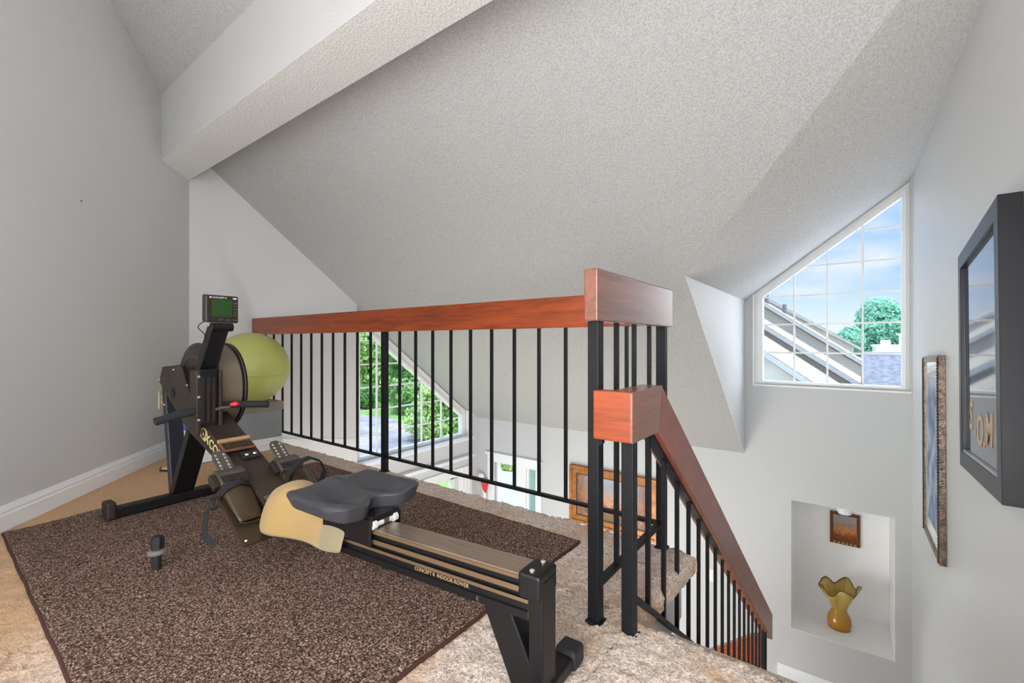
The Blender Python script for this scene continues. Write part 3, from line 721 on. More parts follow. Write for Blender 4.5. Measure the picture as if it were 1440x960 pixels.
# foot boards
fd = Vector((.31, 0, -.240)).normalized(); fu = Vector((.240, 0, .31)).normalized()   # down the board / out of it
FT = Vector((-1.30, 0, .372)); FLEN = .392
def fp(p, y, n=0.0): return FT + fd * (FLEN * (1 - p)) + Vector((0, y, 0)) + fu * n     # p: 0 bottom, 1 top
def foot(yc, sg):
    m = MB(); pts = [(0, .050), (.03, .056), (.55, .056), (.62, .042), (.74, .044)]
    loop = [fp(p, yc - w) for p, w in pts] + [fp(p, yc + w) for p, w in reversed(pts)]
    m.prism(loop, -fu * .008)
    fb = m.build('foot_board', M_ghost, rm, bevel=.002)
    # perforated toe piece
    w = .027; top = [(.74, w), (.92, w), (.97, w * .82), (1.0, w * .45)]
    m = MB(); m.prism([fp(p, yc - a, .008) for p, a in top] + [fp(p, yc + a, .008) for p, a in reversed(top)], fu * .006); m.build('toe_strip', M_pl, fb, bevel=.002)
    m = MB()
    for k in range(5):
        for s2 in (-1, 1): m.obox(fp(.78 + k * .042, yc + s2 * .0135, .0145), fd * .005, (0, .0035, 0), fu * .0006)
    m.build('slot', M_bolt, fb)
    # ridged heel block
    m = MB(); m.prism([fp(p, yc - .044, n) for p, n in ((.585, .0), (.585, .030), (.62, .038), (.70, .034), (.775, .018), (.775, .0))], (0, .088, 0)); hb = m.build('ridged_block', M_pl, fb, bevel=.003)
    m = MB()
    for k in range(8): m.box(0, 0, 0, 0, 0, 0) if False else m.bar(fp(.60 + k * .020, yc - .042, .0385 - max(0, k - 2) * .0032), fp(.60 + k * .020, yc + .042, .0385 - max(0, k - 2) * .0032), .004, .003, fu)
    m.build('ridge', M_pl2, hb)
    m = MB(); m.obox(fp(.66, yc - .054, .012), fd * .028, (0, .010, 0), fu * .012); m.build('buckle', M_pl2, fb, bevel=.003)
    # heel pocket
    P = []
    for i in range(9):
        t = i / 8; row = []
        for j in range(9):
            q = -1 + j / 4
            row.append(fp(.56 - .36 * t, yc + q * (.050 - .012 * t), .010 + .024 * (1 - q * q) * (1 - t) ** .8 + .004))
        P.append(row)
    m = MB(); m.grid(P); hc = m.build('heel_cup', mat('heel_cup_brown', (54, 40, 20), 0.38), fb, smooth='all')
    sd = hc.modifiers.new('Solid', 'SOLIDIFY'); sd.thickness = .004
    m = MB(); m.tube([fp(.20 - .03 * (1 - q * q), yc + q * .040, .014) for q in np.linspace(-1, 1, 9)], .004, 6); m.build('heel_lip', M_pl2, fb, smooth=True)
    for p_, y_ in ((.04, -.038), (.06, .040)): MB().lathe([(.001, 0), (.005, 0), (.004, .004)], fp(p_, yc + y_, .0), 10).build('bolt', M_bolt, fb)
    # strap over the board with a loose tail
    if sg < 0:
        path = [fp(.50, yc + .052, .004), fp(.53, yc + .035, .040), fp(.545, yc, .050), fp(.54, yc - .035, .040), fp(.52, yc - .060, .012)]
        m = MB(); m.ribbon(path, .024, .003, fd)
        tail = [fp(.52, yc - .060, .012), fp(.48, yc - .080, .004), fp(.43, yc - .100, -.012), fp(.34, yc - .112, -.035), fp(.27, yc - .118, -.045), fp(.21, yc - .112, -.040), fp(.16, yc - .104, -.038)]
        m.ribbon(tail, .020, .003, (Vector((.3, .5, .5))))
        m.build('strap', M_strap, fb, smooth=True, angle=60)
        m = MB(); m.obox(fp(.47, yc - .082, .004), fd * .022, (0, .010, 0), fu * .008); m.build('strap_clasp', M_rub, fb, bevel=.004)
    else:
        path = [fp(.42, yc - .052, .010), fp(.50, yc - .040, .050), fp(.54, yc - .01, .080), fp(.53, yc + .03, .100), fp(.46, yc + .062, .100), fp(.38, yc + .074, .075), fp(.34, yc + .066, .040), fp(.33, yc + .054, .012)]
        m = MB(); m.ribbon(path, .024, .003, fd + fu * .3); m.build('strap', M_strap, fb, smooth=True, angle=60)
        m = MB(); m.ribbon([fp(.40, yc + .050, .045), fp(.36, yc + .064, .030), fp(.30, yc + .074, .022)], .018, .004, fd); m.build('strap_clasp', M_rub, fb)
foot(-.103, -1); foot(.103, 1)
m = MB(); m.bar(fp(.45, -.15, -.012), fp(.45, .15, -.012), .05, .012, fu); m.box(-1.20, -1.08, -.05, .05, .12, .235); m.build('foot_bracket', M_erg, rm, bevel=.003)
# seat
def seat():
    sc, n1, n2 = -.635, 41, 33
    L, W = .285, .305
    top = []; bot = []
    def outline_half(v):      # v across -1..1 -> (front s, rear s)
        c = math.exp(-(v / .30) ** 2)
        e = max(0.0, abs(v) - .82) / .18
        rd = .055 * (1 - math.sqrt(max(0, 1 - e * e)))
        front = -L / 2 + .030 * math.exp(-((abs(v)) / .22) ** 2) * .6 + rd
        rear = L / 2 - .060 * c - rd * 1.2 - .012 * v * v
        return front, rear
    for i in range(n1):
        v = -1 + 2 * i / (n1 - 1); fr, re = outline_half(v); rt = []; rb = []
        for j in range(n2):
            u = j / (n2 - 1); s = fr + (re - fr) * u
            dish = -.021 * math.exp(-(((abs(v) - .48) / .30) ** 2)) * math.exp(-(((u - .60) / .30) ** 2))
            ridge = .013 * math.exp(-((v / .22) ** 2)) * (1 - u) ** 1.2 + .010 * math.exp(-((u) / .25) ** 2) * math.exp(-((v / .6) ** 2))
            edge = .010 * abs(v) ** 3 - .012 * max(0, (abs(v) - .9) / .1) ** 2 - .008 * max(0, (u - .93) / .07) ** 2 - .010 * max(0, (.06 - u) / .06) ** 2
            rear_up = .010 * u * math.exp(-(((abs(v) - .65) / .25) ** 2))
            z = .338 + dish + ridge + edge + rear_up
            rt.append((sc + s, v * W / 2, z)); rb.append((sc + s * .90, v * W / 2 * .93, .292 + .012 * abs(v) ** 2))
        top.append(rt); bot.append(rb)
    m = MB(); m.grid(top); m.grid(bot); k = n1 * n2
    ring = [j for j in range(n2)] + [i * n2 + n2 - 1 for i in range(1, n1)] + [(n1 - 1) * n2 + j for j in range(n2 - 2, -1, -1)] + [i * n2 for i in range(n1 - 2, 0, -1)]
    q = len(ring)
    for i in range(q): m.f.append((ring[i], ring[(i + 1) % q], ring[(i + 1) % q] + k, ring[i] + k)); m.mi.append(0)
    return m.build('seat', M_seat, rm, smooth=True, angle=50, bevel=.004, seg=2)
st = seat()
m = MB(); m.box(-.72, -.50, -.050, .050, .270, .296); m.box(-.72, -.50, -.056, -.048, .215, .29); m.box(-.72, -.50, .048, .056, .215, .29); m.build('carriage', M_ergblk, st, bevel=.003)
for s in (-.70, -.505):
    m = MB(); zc = zr(s) + .0125
    m.tube([(s, -.040, zc), (s, .034, zc)], .0085, 16); m.tube([(s, -.047, zc), (s, -.034, zc)], .0125, 16); m.tube([(s, .026, zc), (s, .040, zc)], .0125, 16)
    m.build('roller', M_roller, st, smooth=True)
m = MB(); m.box(-.52, -.495, -.010, .008, zr(-.48) + .006, zr(-.48) + .020); m.build('roller_guide', M_pl, st, bevel=.002)

# ------------------------------------------------------------------ towel over the front of the rail
def rmw(s, y, z): return Matrix.Translation((-0.55, 0.83, 0)) @ Matrix.Rotation(TH, 4, 'Z') @ Vector((s, y, z))
def towel():
    s0, s1 = -1.03, -.615; P = []
    n = 30
    for i in range(n + 1):
        u = i / n; s = s0 + (s1 - s0) * u; row = []
        zt = zr(s) + .012 + .046 * math.exp(-((u - .22) / .22) ** 2)
        zb = zr(s) - .093 - .014 * math.sin(u * 3.0) + .010 * u
        wob = .005 * math.sin(u * 9) + .012 * math.exp(-((u - .10) / .18) ** 2)
        prof = [(.048 + .006, zb + .05), (.050, zt - .030), (.036, zt - .006), (.010, zt + .001), (-.022, zt - .001), (-.040, zt - .012), (-.050 - wob, zt - .040), (-.055 - wob * 1.6, (zt + zb) / 2 - .012), (-.058 - wob * 2.0, zb)]
        for k, (y, z) in enumerate(prof):
            sh = .012 * (k / 8.0) * (1 - u) * -1
            row.append(rmw(s + sh + .004 * math.sin(k * 1.3), y, z))
        P.append(row)
    m = MB(); m.grid(P)
    q = NT('yellow_terry'); b = q.b
    tc = q.new('ShaderNodeTexCoord'); nz = q.new('ShaderNodeTexNoise', Scale=60.0, Detail=3.0); q.link(tc.outputs['Object'], nz.inputs['Vector'])
    sx = q.new('ShaderNodeSeparateXYZ'); q.link(tc.outputs['Object'], sx.inputs[0])
    cr = q.new('ShaderNodeValToRGB'); e = cr.color_ramp.elements; cr.color_ramp.interpolation = 'LINEAR'
    e[0].position = .0; e[0].color = lin((166, 136, 84)); e[1].position = 1.0; e[1].color = lin((140, 128, 98))
    mr = q.new('ShaderNodeMapRange'); mr.inputs['From Min'].default_value = -1.275; mr.inputs['From Max'].default_value = -1.255; q.link(sx.outputs['X'], mr.inputs['Value'])
    q.link(mr.outputs[0], cr.inputs['Fac']); q.link(cr.outputs['Color'], b.inputs['Base Color'])
    bp = q.new('ShaderNodeBump', Strength=.25, Distance=.003); q.link(nz.outputs['Fac'], bp.inputs['Height']); q.link(bp.outputs['Normal'], b.inputs['Normal'])
    b.inputs['Roughness'].default_value = .9; b.inputs['Sheen Weight'].default_value = .2
    o = m.build('towel', q.m, smooth='all'); sd = o.modifiers.new('Solid', 'SOLIDIFY'); sd.thickness = .006; sd.offset = 1
    ss = o.modifiers.new('Sub', 'SUBSURF'); ss.levels = 1; ss.render_levels = 1
    tag(o, 'yellow cloth with a paler end draped over the rowing rail in front of the seat', 'towel')
towel()

# ------------------------------------------------------------------ exercise ball, small things on the floor
def sphere_mb(c, r, nu=48, nv=28):
    m = MB(); c = Vector(c)
    m.lathe([(max(1e-4, r * math.sin(PI * k / nv)), -r * math.cos(PI * k / nv)) for k in range(nv + 1)], c, nu)
    return m
BC, BR = (-3.40, 1.432, .5975), .2515
ball = sphere_mb(BC, BR).build('exercise_ball', mat('lime_vinyl', (178, 184, 98), 0.42, bump=(90, .04, .002), var=(3, 3), col2=(190, 194, 112)), smooth='all')
tag(ball, 'lime green exercise ball resting on the grey corner ledge', 'ball')
m = MB()
for k in (-1,):
    zc = BC[2] + k * .05; rr = math.sqrt(BR ** 2 - (k * .05) ** 2)
    m.tube([(BC[0] + rr * math.cos(t), BC[1] + rr * math.sin(t), zc) for t in np.linspace(0, 2 * PI, 49)[:-1]], .0016, 5, closed=True)
m.build('seam', mat('lime_seam', (168, 176, 88), 0.45), ball, smooth='all')
m = MB(); m.lathe([(.001, 0), (.016, 0), (.014, .006), (.001, .008)], (BC[0], BC[1] + .03, BC[2] + BR - .004), 16); m.build('plug', M_black, ball)

pin = thing('adjusting_bolt', 'small black bolt with a grey collar standing on the rug', 'bolt', (-1.88, 0.492, .012))
m = MB(); m.lathe([(.001, 0), (.013, 0), (.015, .050), (.001, .050)], (-1.866, 0.488, .0145), 14); m.build('shank', M_rub, pin, smooth=True)
m = MB(); m.lathe([(.001, .0), (.026, 0), (.027, .006), (.020, .012), (.001, .012)], (-1.876, 0.492, .063), 20); m.build('collar', mat('grey_collar', (120, 112, 104), .5), pin, smooth=True)
m = MB(); m.lathe([(.001, 0), (.019, 0), (.020, .040), (.015, .044), (.001, .044)], (-1.884, 0.496, .074), 6); m.build('head', M_rub, pin)

A_ = Vector((-3.308, .886, .003)); u_ = Vector((-.072, .027, 0)); v_ = Vector((.15, .085, 0)); n_ = Vector((0, 0, .008))
m = MB(); m.prism([A_, A_ + v_, A_ + v_ + u_, A_ + u_], n_)
card = m.build('cream_board', mat('cream_board', (226, 210, 172), .6)); tag(card, 'cream board with a dark edge lying on the carpet behind the rowing machine', 'board')
m = MB(); m.prism([A_ - v_ * .02 - u_ * .08, A_ + v_ * 1.0 - u_ * .08, A_ + v_ * 1.0, A_ - v_ * .02], n_ * 1.2); m.build('edge', mat('dark_edge', (46, 40, 36), .6), card)
m = MB(); m.prism([A_ - v_ * .05, A_, A_ + u_, A_ - v_ * .05 + u_], n_ * 1.2); m.build('edge', bpy.data.materials['dark_edge'], card)

p = LW0 + LD * ((3.68 - 2.783) / -LD.x * 1.0)
m = MB(); c = Vector((p.x, p.y, .395)) + LN * .004; m.obox(c, LD * .036, (0, 0, .058), LN * .004)
pl = m.build('outlet_plate', mat('almond_plastic', (214, 200, 164), .45), bevel=.002); tag(pl, 'almond wall outlet plate low on the diagonal wall', 'outlet')
m = MB()
for dzv in (-.02, .02): m.obox(c + LN * .004 + Vector((0, 0, dzv)), LD * .014, (0, 0, .012), LN * .0015)
m.build('socket', M_white, pl, bevel=.001)

bt = thing('cleaner_bottle', 'blue and white bottle standing on the carpet behind the machine legs', 'bottle', (-3.30, 1.007, 0))
m = MB(); m.lathe([(.001, 0), (.034, 0), (.036, .01), (.036, .235), (.001, .235)], (-3.30, 1.007, .0), 24); m.build('lower_body', mat('white_bottle', (214, 214, 212), .4), bt, smooth=True)
m = MB(); m.lathe([(.001, .236), (.0365, .236), (.0365, .285), (.028, .302), (.014, .312), (.014, .33), (.001, .33)], (-3.30, 1.007, .0), 24); m.build('upper_body', mat('blue_bottle', (52, 72, 212), .4), bt, smooth=True)

# nail marks
m = MB(); c = LW0 + Vector((0, 0, 0)); 
# ------------------------------------------------------------------ pictures
def frame_thing(name, label, cat, org, ux, uy, w, h, fw, depth, mats, back=None, mat_w=0.0, loc=None):
    """org: centre of front face; ux, uy in-plane axes; builds frame bars, optional mat board, picture and glass"""
    ux, uy = Vector(ux).normalized(), Vector(uy).normalized(); nn = ux.cross(uy).normalized(); org = Vector(org)
    t = thing(name, label, cat, tuple(org))
    def P(a, b, n=0): return org + ux * a + uy * b + nn * n
    def quad(a0, a1, b0, b1): return [(a0, b0), (a1, b0), (a1, b1), (a0, b1)]
    m = MB(); o = quad(-w / 2, w / 2, -h / 2, h / 2); i = quad(-w / 2 + fw, w / 2 - fw, -h / 2 + fw, h / 2 - fw)
    fr = [P(a, b) for a, b in o]; ins = [P(a, b) for a, b in i]
    bo = [back(p) if back else p - nn * depth for p in fr]; bi = [p - nn * .012 for p in ins]
    m.add(fr + ins + bo + bi, [(k, (k + 1) % 4, 4 + (k + 1) % 4, 4 + k) for k in range(4)] + [(k, (k + 1) % 4, 8 + (k + 1) % 4, 8 + k) for k in range(4)] + [(4 + k, 4 + (k + 1) % 4, 12 + (k + 1) % 4, 12 + k) for k in range(4)])
    m.build('frame', mats['frame'], t, bevel=.002)
    return t, P, i
# big black framed poster on the right wall
rot, yaw = -0.074, 0.043
ux0 = Vector((math.sin(yaw), math.cos(yaw), 0)); uy0 = Vector((0, 0, 1))
uxv = ux0 * math.cos(rot) + uy0 * math.sin(rot); uyv = -ux0 * math.sin(rot) + uy0 * math.cos(rot)
M_frame = mat('black_gloss_frame', (22, 21, 25), 0.36, spec=.35)
W1, H1 = .818, .881
# in-plane axes seen from the room: right = towards the camera side (-y)
t, P, i = frame_thing('framed_poster', 'large black framed dark blue poster lettered S.O.M on the right wall', 'picture', (0.365, 2.246, .737), -uxv, uyv, W1, H1, .062, .035, {'frame': M_frame}, back=lambda p: Vector((XR - .0015, p.y, p.z)))
m = MB(); m.prism([P(a, b, -.0125) for a, b in i], -(P(0, 0, .003) - P(0, 0))); pic = m.build('poster', mat('navy_poster', (36, 46, 78), .04, spec=.42, var=(7, 3), col2=(46, 56, 88)), t)
m = MB(); a0, a1, b0, b1 = i[0][0], i[1][0], i[0][1], i[2][1]
m.prism([P(a, b, -.004) for a, b in ((a0, b0), (a1, b0), (a1, b0 + .009), (a0, b0 + .009))], P(0, 0, -.009) - P(0, 0)); m.build('inner_liner', mat('silver_liner', (190, 190, 194), .4, metal=.2), t)
M_som = mat('tan_lettering', (214, 186, 140), .5)
nx = -uxv.normalized()
for ch, a, b, sz in (('S', -.245, -.275, .150), ('.', -.128, -.288, .13), ('O', -.085, -.318, .150), ('.', .048, -.312, .13), ('M', .088, -.302, .150)):
    text_mesh('lettering', ch, sz, basis(P(a, b, -.0115) - Vector(t.location), nx, uyv), M_som, t, .0004, .004, .12)
# narrow ornate frame further along
rot2, yaw2 = -0.039, 0.011
ux0 = Vector((math.sin(yaw2), math.cos(yaw2), 0)); ux2 = ux0 * math.cos(rot2) + uy0 * math.sin(rot2); uy2 = -ux0 * math.sin(rot2) + uy0 * math.cos(rot2)
M_orn = mat('antique_bronze_frame', (92, 78, 66), .35, metal=.5, bump=(110, .6, .004), var=(40, 2), col2=(140, 122, 104))
t2, P2, i2 = frame_thing('framed_print', 'bronze beaded frame with a pale mat and blue print on the right wall', 'picture', (0.377, 3.408, .175), -ux2, uy2, .622, 1.057, .035, .02, {'frame': M_orn}, back=lambda p: Vector((XR - .0015, p.y, p.z)))
M_bead = mat('dark_beads', (66, 52, 44), .35, metal=.4)
for a in (-.622 / 2 + .007, .622 / 2 - .007):
    pts = [P2(a, -1.057 / 2 + .008 + k * (1.057 - .016) / 190, .001) for k in range(191)]
    MB().tube(pts, [.0035 + .0030 * abs(math.sin(k * PI / 3)) for k in range(191)], 6).build('beading', M_bead, t2, smooth=True)
a0, a1, b0, b1 = i2[0][0], i2[1][0], i2[0][1], i2[2][1]; mw = .085
m = MB(); m.prism([P2(a, b, -.006) for a, b in i2], P2(0, 0, -.002) - P2(0, 0), holes=[[P2(a, b, -.006) for a, b in ((a0 + mw, b0 + mw), (a1 - mw, b0 + mw), (a1 - mw, b1 - mw), (a0 + mw, b1 - mw))]]); m.build('mat_board', mat('white_mat_board', (226, 226, 222), .25, coat=.8, coat_rough=.03), t2)
m = MB(); m.prism([P2(a, b, -.0065) for a, b in ((a0 + mw, b0 + mw), (a1 - mw, b0 + mw), (a1 - mw, b1 - mw), (a0 + mw, b1 - mw))], P2(0, 0, -.001) - P2(0, 0)); m.build('print', mat('blue_landscape_print', (62, 92, 150), .35, spec=.3, var=(9, 4), col2=(176, 192, 206), ramp=(.38, .66)), t2)
# landscape painting on the far wall
M_gold = mat('gilt_frame', (176, 112, 52), .38, metal=.25, bump=(60, .2, .003), var=(14, 3), col2=(140, 84, 38))
t3, P3, i3 = frame_thing('landscape_painting', 'gilt framed autumn landscape painting on the far wall behind the railing', 'painting', (-2.035, YN - .035, -.94), (1, 0, 0), (0, 0, 1), 1.02, .64, .08, .034, {'frame': M_gold})
def painting_mat():
    q = NT('autumn_landscape'); b = q.b
    tc = q.new('ShaderNodeTexCoord'); sx = q.new('ShaderNodeSeparateXYZ'); q.link(tc.outputs['Object'], sx.inputs[0])
    n1 = q.new('ShaderNodeTexNoise', Scale=9.0, Detail=6.0, Roughness=.7); q.link(tc.outputs['Object'], n1.inputs['Vector'])
    n2 = q.new('ShaderNodeTexNoise', Scale=26.0, Detail=5.0, Roughness=.7); q.link(tc.outputs['Object'], n2.inputs['Vector'])
    ad = q.new('ShaderNodeMath', operation='MULTIPLY_ADD'); ad.inputs[1].default_value = .35; q.link(n1.outputs['Fac'], ad.inputs[0]); q.link(sx.outputs['Z'], ad.inputs[2])
    cr = q.new('ShaderNodeValToRGB'); e = cr.color_ramp.elements; e[0].position = .0; e[1].position = 1.0
    e[0].color = lin((92, 82, 46)); e[1].color = lin((164, 172, 186))
    for pp, c in ((.30, (120, 96, 56)), (.42, (150, 104, 72)), (.52, (196, 144, 112)), (.62, (172, 150, 144)), (.78, (150, 154, 166))): x = e.new(pp); x.color = lin(c)
    mr = q.new('ShaderNodeMapRange'); mr.inputs['From Min'].default_value = -.10; mr.inputs['From Max'].default_value = .42; q.link(ad.outputs[0], mr.inputs['Value']); q.link(mr.outputs[0], cr.inputs['Fac'])
    # autumn trees at either side
    ax = q.new('ShaderNodeMath', operation='ABSOLUTE'); q.link(sx.outputs['X'], ax.inputs[0])
    tr = q.new('ShaderNodeMath', operation='MULTIPLY_ADD'); tr.inputs[1].default_value = .5; q.link(n2.outputs['Fac'], tr.inputs[0]); q.link(ax.outputs[0], tr.inputs[2])
    r2 = q.new('ShaderNodeMapRange'); r2.inputs['From Min'].default_value = .44; r2.inputs['From Max'].default_value = .62; q.link(tr.outputs[0], r2.inputs['Value'])
    cr2 = q.new('ShaderNodeValToRGB'); e2 = cr2.color_ramp.elements; e2[0].position = .35; e2[1].position = .65; e2[0].color = lin((70, 54, 48)); e2[1].color = lin((176, 120, 88)); q.link(n2.outputs['Fac'], cr2.inputs['Fac'])
    mx = q.new('ShaderNodeMixRGB'); q.link(r2.outputs[0], mx.inputs['Fac']); q.link(cr.outputs[0], mx.inputs['Color1']); q.link(cr2.outputs[0], mx.inputs['Color2']); q.link(mx.outputs[0], b.inputs['Base Color'])
    b.inputs['Roughness'].default_value = .5
    return q.m
m = MB(); m.prism([P3(a, b, -.010) for a, b in i3], P3(0, 0, -.004) - P3(0, 0)); m.build('canvas', painting_mat(), t3)
m = MB(); a0, a1, b0, b1 = i3[0][0], i3[1][0], i3[0][1], i3[2][1]
m.prism([P3(a, b, -.002) for a, b in i3], P3(0, 0, -.010) - P3(0, 0), holes=[[P3(a, b, -.002) for a, b in ((a0 + .014, b0 + .014), (a1 - .014, b0 + .014), (a1 - .014, b1 - .014), (a0 + .014, b1 - .014))]]); m.build('inner_liner', mat('dark_liner', (86, 60, 36), .5), t3)
m = MB(); m.prism([P3(a, b, .003) for a, b in ((-.51, -.32), (.51, -.32), (.51, .32), (-.51, .32))], P3(0, 0, .010) - P3(0, 0), holes=[[P3(a, b, .003) for a, b in ((-.48, -.29), (.48, -.29), (.48, .29), (-.48, .29))]]); m.build('outer_moulding', M_gold, t3, bevel=.004)

# ------------------------------------------------------------------ niche: plaque, vase, light
YNB = YN + ND
t4, P4, i4 = frame_thing('ceramic_plaque', 'small brown glazed picture plaque hanging in the wall niche', 'plaque', (-.010, YNB - .022, -.920), (1, 0, 0), (0, 0, 1), .222, .290, .026, .020, {'frame': mat('brown_glaze_frame', (120, 68, 26), .3, var=(30, 3), col2=(84, 50, 26), bump=(60, .4, .004))})
def plaque_mat():
    q = NT('plaque_scene'); b = q.b
    tc = q.new('ShaderNodeTexCoord'); sx = q.new('ShaderNodeSeparateXYZ'); q.link(tc.outputs['Object'], sx.inputs[0])
    n1 = q.new('ShaderNodeTexNoise', Scale=34.0, Detail=4.0); q.link(tc.outputs['Object'], n1.inputs['Vector'])
    ad = q.new('ShaderNodeMath', operation='MULTIPLY_ADD'); ad.inputs[1].default_value = .14; q.link(n1.outputs['Fac'], ad.inputs[0]); q.link(sx.outputs['Z'], ad.inputs[2])
    mr = q.new('ShaderNodeMapRange'); mr.inputs['From Min'].default_value = -.06; mr.inputs['From Max'].default_value = .19; q.link(ad.outputs[0], mr.inputs['Value'])
    cr = q.new('ShaderNodeValToRGB'); e = cr.color_ramp.elements; e[0].position = 0; e[1].position = 1; e[0].color = lin((96, 50, 22)); e[1].color = lin((150, 148, 152))
    for pp, c in ((.28, (140, 78, 34)), (.48, (196, 130, 78)), (.60, (150, 120, 100)), (.72, (152, 140, 136))): x = e.new(pp); x.color = lin(c)
    q.link(mr.outputs[0], cr.inputs['Fac']); q.link(cr.outputs[0], b.inputs['Base Color']); b.inputs['Roughness'].default_value = .3
    return q.m
m = MB(); m.prism([P4(a, b, -.006) for a, b in i4], P4(0, 0, -.004) - P4(0, 0)); m.build('picture', plaque_mat(), t4)
m = MB()
for k in range(6): m.lathe([(.001, -.004), (.009, 0), (.001, .004)], P4(-.075 + k * .03, -.132, .002), 8, axis='y')
m.build('bead', mat('gold_bead', (206, 150, 84), .35), t4)
pk = thing('puck_light', 'small white round light hanging at the top of the wall niche', 'light', (-.01, YN + .30, NZ1))
m = MB(); m.lathe([(.001, 0), (.020, 0), (.020, -.03), (.05, -.035), (.058, -.06), (.058, -.10), (.045, -.128), (.001, -.135)], (-.012, YN + .30, NZ1), 24); m.build('diffuser', mat('white_opal', (226, 232, 240), .35), pk, smooth=True, angle=45)

def vase():
    cx_, cy_, z0 = -.048, 4.80, NZ0
    v = thing('amber_vase', 'amber glass vase with a ruffled dark rimmed mouth standing in the niche', 'vase', (cx_, cy_, z0))
    prof = [(.060, .0), (.078, .012), (.084, .05), (.078, .095), (.056, .135), (.048, .16), (.060, .20), (.088, .255), (.118, .310), (.138, .350)]
    n = 96; P = []
    def rim(th, t):
        ruff = (.030 * math.sin(5 * th + .6) + .012 * math.sin(9 * th)) * t
        return ruff
    rows = []
    for k, (r, z) in enumerate(prof):
        t = max(0, (z - .17) / .18); row = []
        for j in range(n):
            th = 2 * PI * j / n
            rr = r * (1 + .02 * math.cos(24 * th) * (1 if z > .1 else .3)) + .5 * rim(th, t)
            zz = z + t * (.030 * math.sin(5 * th + 2.0) + .022 * math.cos(th - .3))
            row.append((cx_ + rr * math.cos(th), cy_ + rr * math.sin(th), z0 + zz))
        row.append(row[0]); rows.append(row)
    m = MB(); m.grid(rows); m.f.append(tuple(range(n))); m.mi.append(0)
    q = NT('amber_glass'); b = q.b
    b.inputs['Base Color'].default_value = lin((206, 160, 44)); b.inputs['Roughness'].default_value = .12; b.inputs['Transmission Weight'].default_value = .35; b.inputs['IOR'].default_value = 1.3
    b.inputs['Coat Weight'].default_value = .4
    tc = q.new('ShaderNodeTexCoord'); sx = q.new('ShaderNodeSeparateXYZ'); q.link(tc.outputs['Object'], sx.inputs[0])
    cr = q.new('ShaderNodeValToRGB'); e = cr.color_ramp.elements; e[0].position = .0; e[1].position = 1.0; e[0].color = lin((196, 140, 24)); e[1].color = lin((212, 186, 100))
    mr = q.new('ShaderNodeMapRange'); mr.inputs['From Min'].default_value = .05; mr.inputs['From Max'].default_value = .33; q.link(sx.outputs['Z'], mr.inputs['Value']); q.link(mr.outputs[0], cr.inputs['Fac']); q.link(cr.outputs[0], b.inputs['Base Color'])
    o = m.build('body', q.m, v, smooth='all'); sd = o.modifiers.new('Solid', 'SOLIDIFY'); sd.thickness = .004
    m = MB(); m.tube(rows[-1][:-1], .0035, 6, closed=True); m.build('rim', mat('dark_rim', (56, 44, 22), .3), v, smooth='all')
    m = MB(); m.lathe([(.001, 0), (.080, 0), (.082, .006), (.070, .010), (.001, .010)], (cx_, cy_, z0), 40); m.build('foot', mat('amber_foot', (150, 112, 52), .15), v, smooth=True)
vase()
m = MB(); m.box(-1.065, -.995, YN - .006, YN, -1.495, -1.38); sw = m.build('light_switch', mat('white_switch', (230, 231, 232), .4), bevel=.002); tag(sw, 'white light switch plate on the far wall behind the stair balusters', 'switch')
m = MB(); m.box(-1.042, -1.018, YN - .010, YN - .005, -1.46, -1.415); m.build('rocker', M_white, sw, bevel=.002)

# wall ornament beside the door
wo = thing('wall_ornament', 'red and white wall ornament hanging beside the glass door', 'ornament', (-3.84, YN - .05, -1.0))
m = MB(); m.lathe([(.001, -.26), (.018, -.25), (.030, -.12), (.052, .0), (.046, .0), (.001, -.02)], (-3.80, YN - .062, -1.02), 20); m.build('cone', M_white, wo, smooth=True)
m = MB(); m.lathe([(.020, -.18), (.034, -.10), (.053, -.02), (.0535, -.02), (.035, -.10), (.021, -.18)], (-3.797, YN - .0625, -1.02), 12); m.build('red_band', mat('red_cloth', (206, 60, 62), .6), wo, smooth=True)
m = MB(); m.lathe([(.001, -.02), (.05, -.015), (.03, .03), (.001, .04)], (-3.865, YN - .055, -.985), 16); m.build('white_bloom', M_white, wo, smooth=True)

# nail heads left in the walls
p = LW0 + LD * .455
m = MB(); m.obox(Vector((p.x, p.y, 1.50)) + LN * .0012, LD * .004, (0, 0, .003), LN * .0012); nl = m.build('nail', mat('nail_dark', (70, 66, 62), .6)); tag(nl, 'tiny nail left high in the diagonal grey wall', 'nail')

# ------------------------------------------------------------------ outside
GZ = -2.95
M_grass = mat('lawn_grass', (82, 124, 48), .9, var=(2.5, 5), col2=(112, 148, 68), bump=(30, .5, .03))
M_asph = mat('asphalt', (98, 99, 106), .8, var=(1.2, 4), col2=(134, 130, 128))
g = MB(); g.box(-80, -4.15, -10, 80, GZ - .1, GZ); struct(g.build('lawn', M_grass), 'green lawn around the house', 'lawn')
m = MB(); m.box(-4.15, 60, 4.75, 80, GZ - .1, GZ); struct(m.build('pavement', mat('pale_concrete', (176, 176, 174), .8, var=(.8, 4), col2=(196, 194, 190))))
m = MB(); m.box(-7.6, -4.2, 4.8, 13.0, GZ, GZ + .05); m.box(-9.3, -7.6, 9.2, 13.0, GZ, GZ + .05); struct(m.build('pavement_patio', mat('grey_patio', (150, 154, 160), .8)))
m = MB(); m.box(-1.3, 4.5, 5.15, 7.5, -.22, -.12); struct(m.build('bounce_slab', mat('white_bounce', (226, 224, 220), .7)), 'unseen white slab added below the dormer window to bounce light upward', 'roof')  # unseen slab added as a reflector, throwing sunlight up to the dormer ceiling
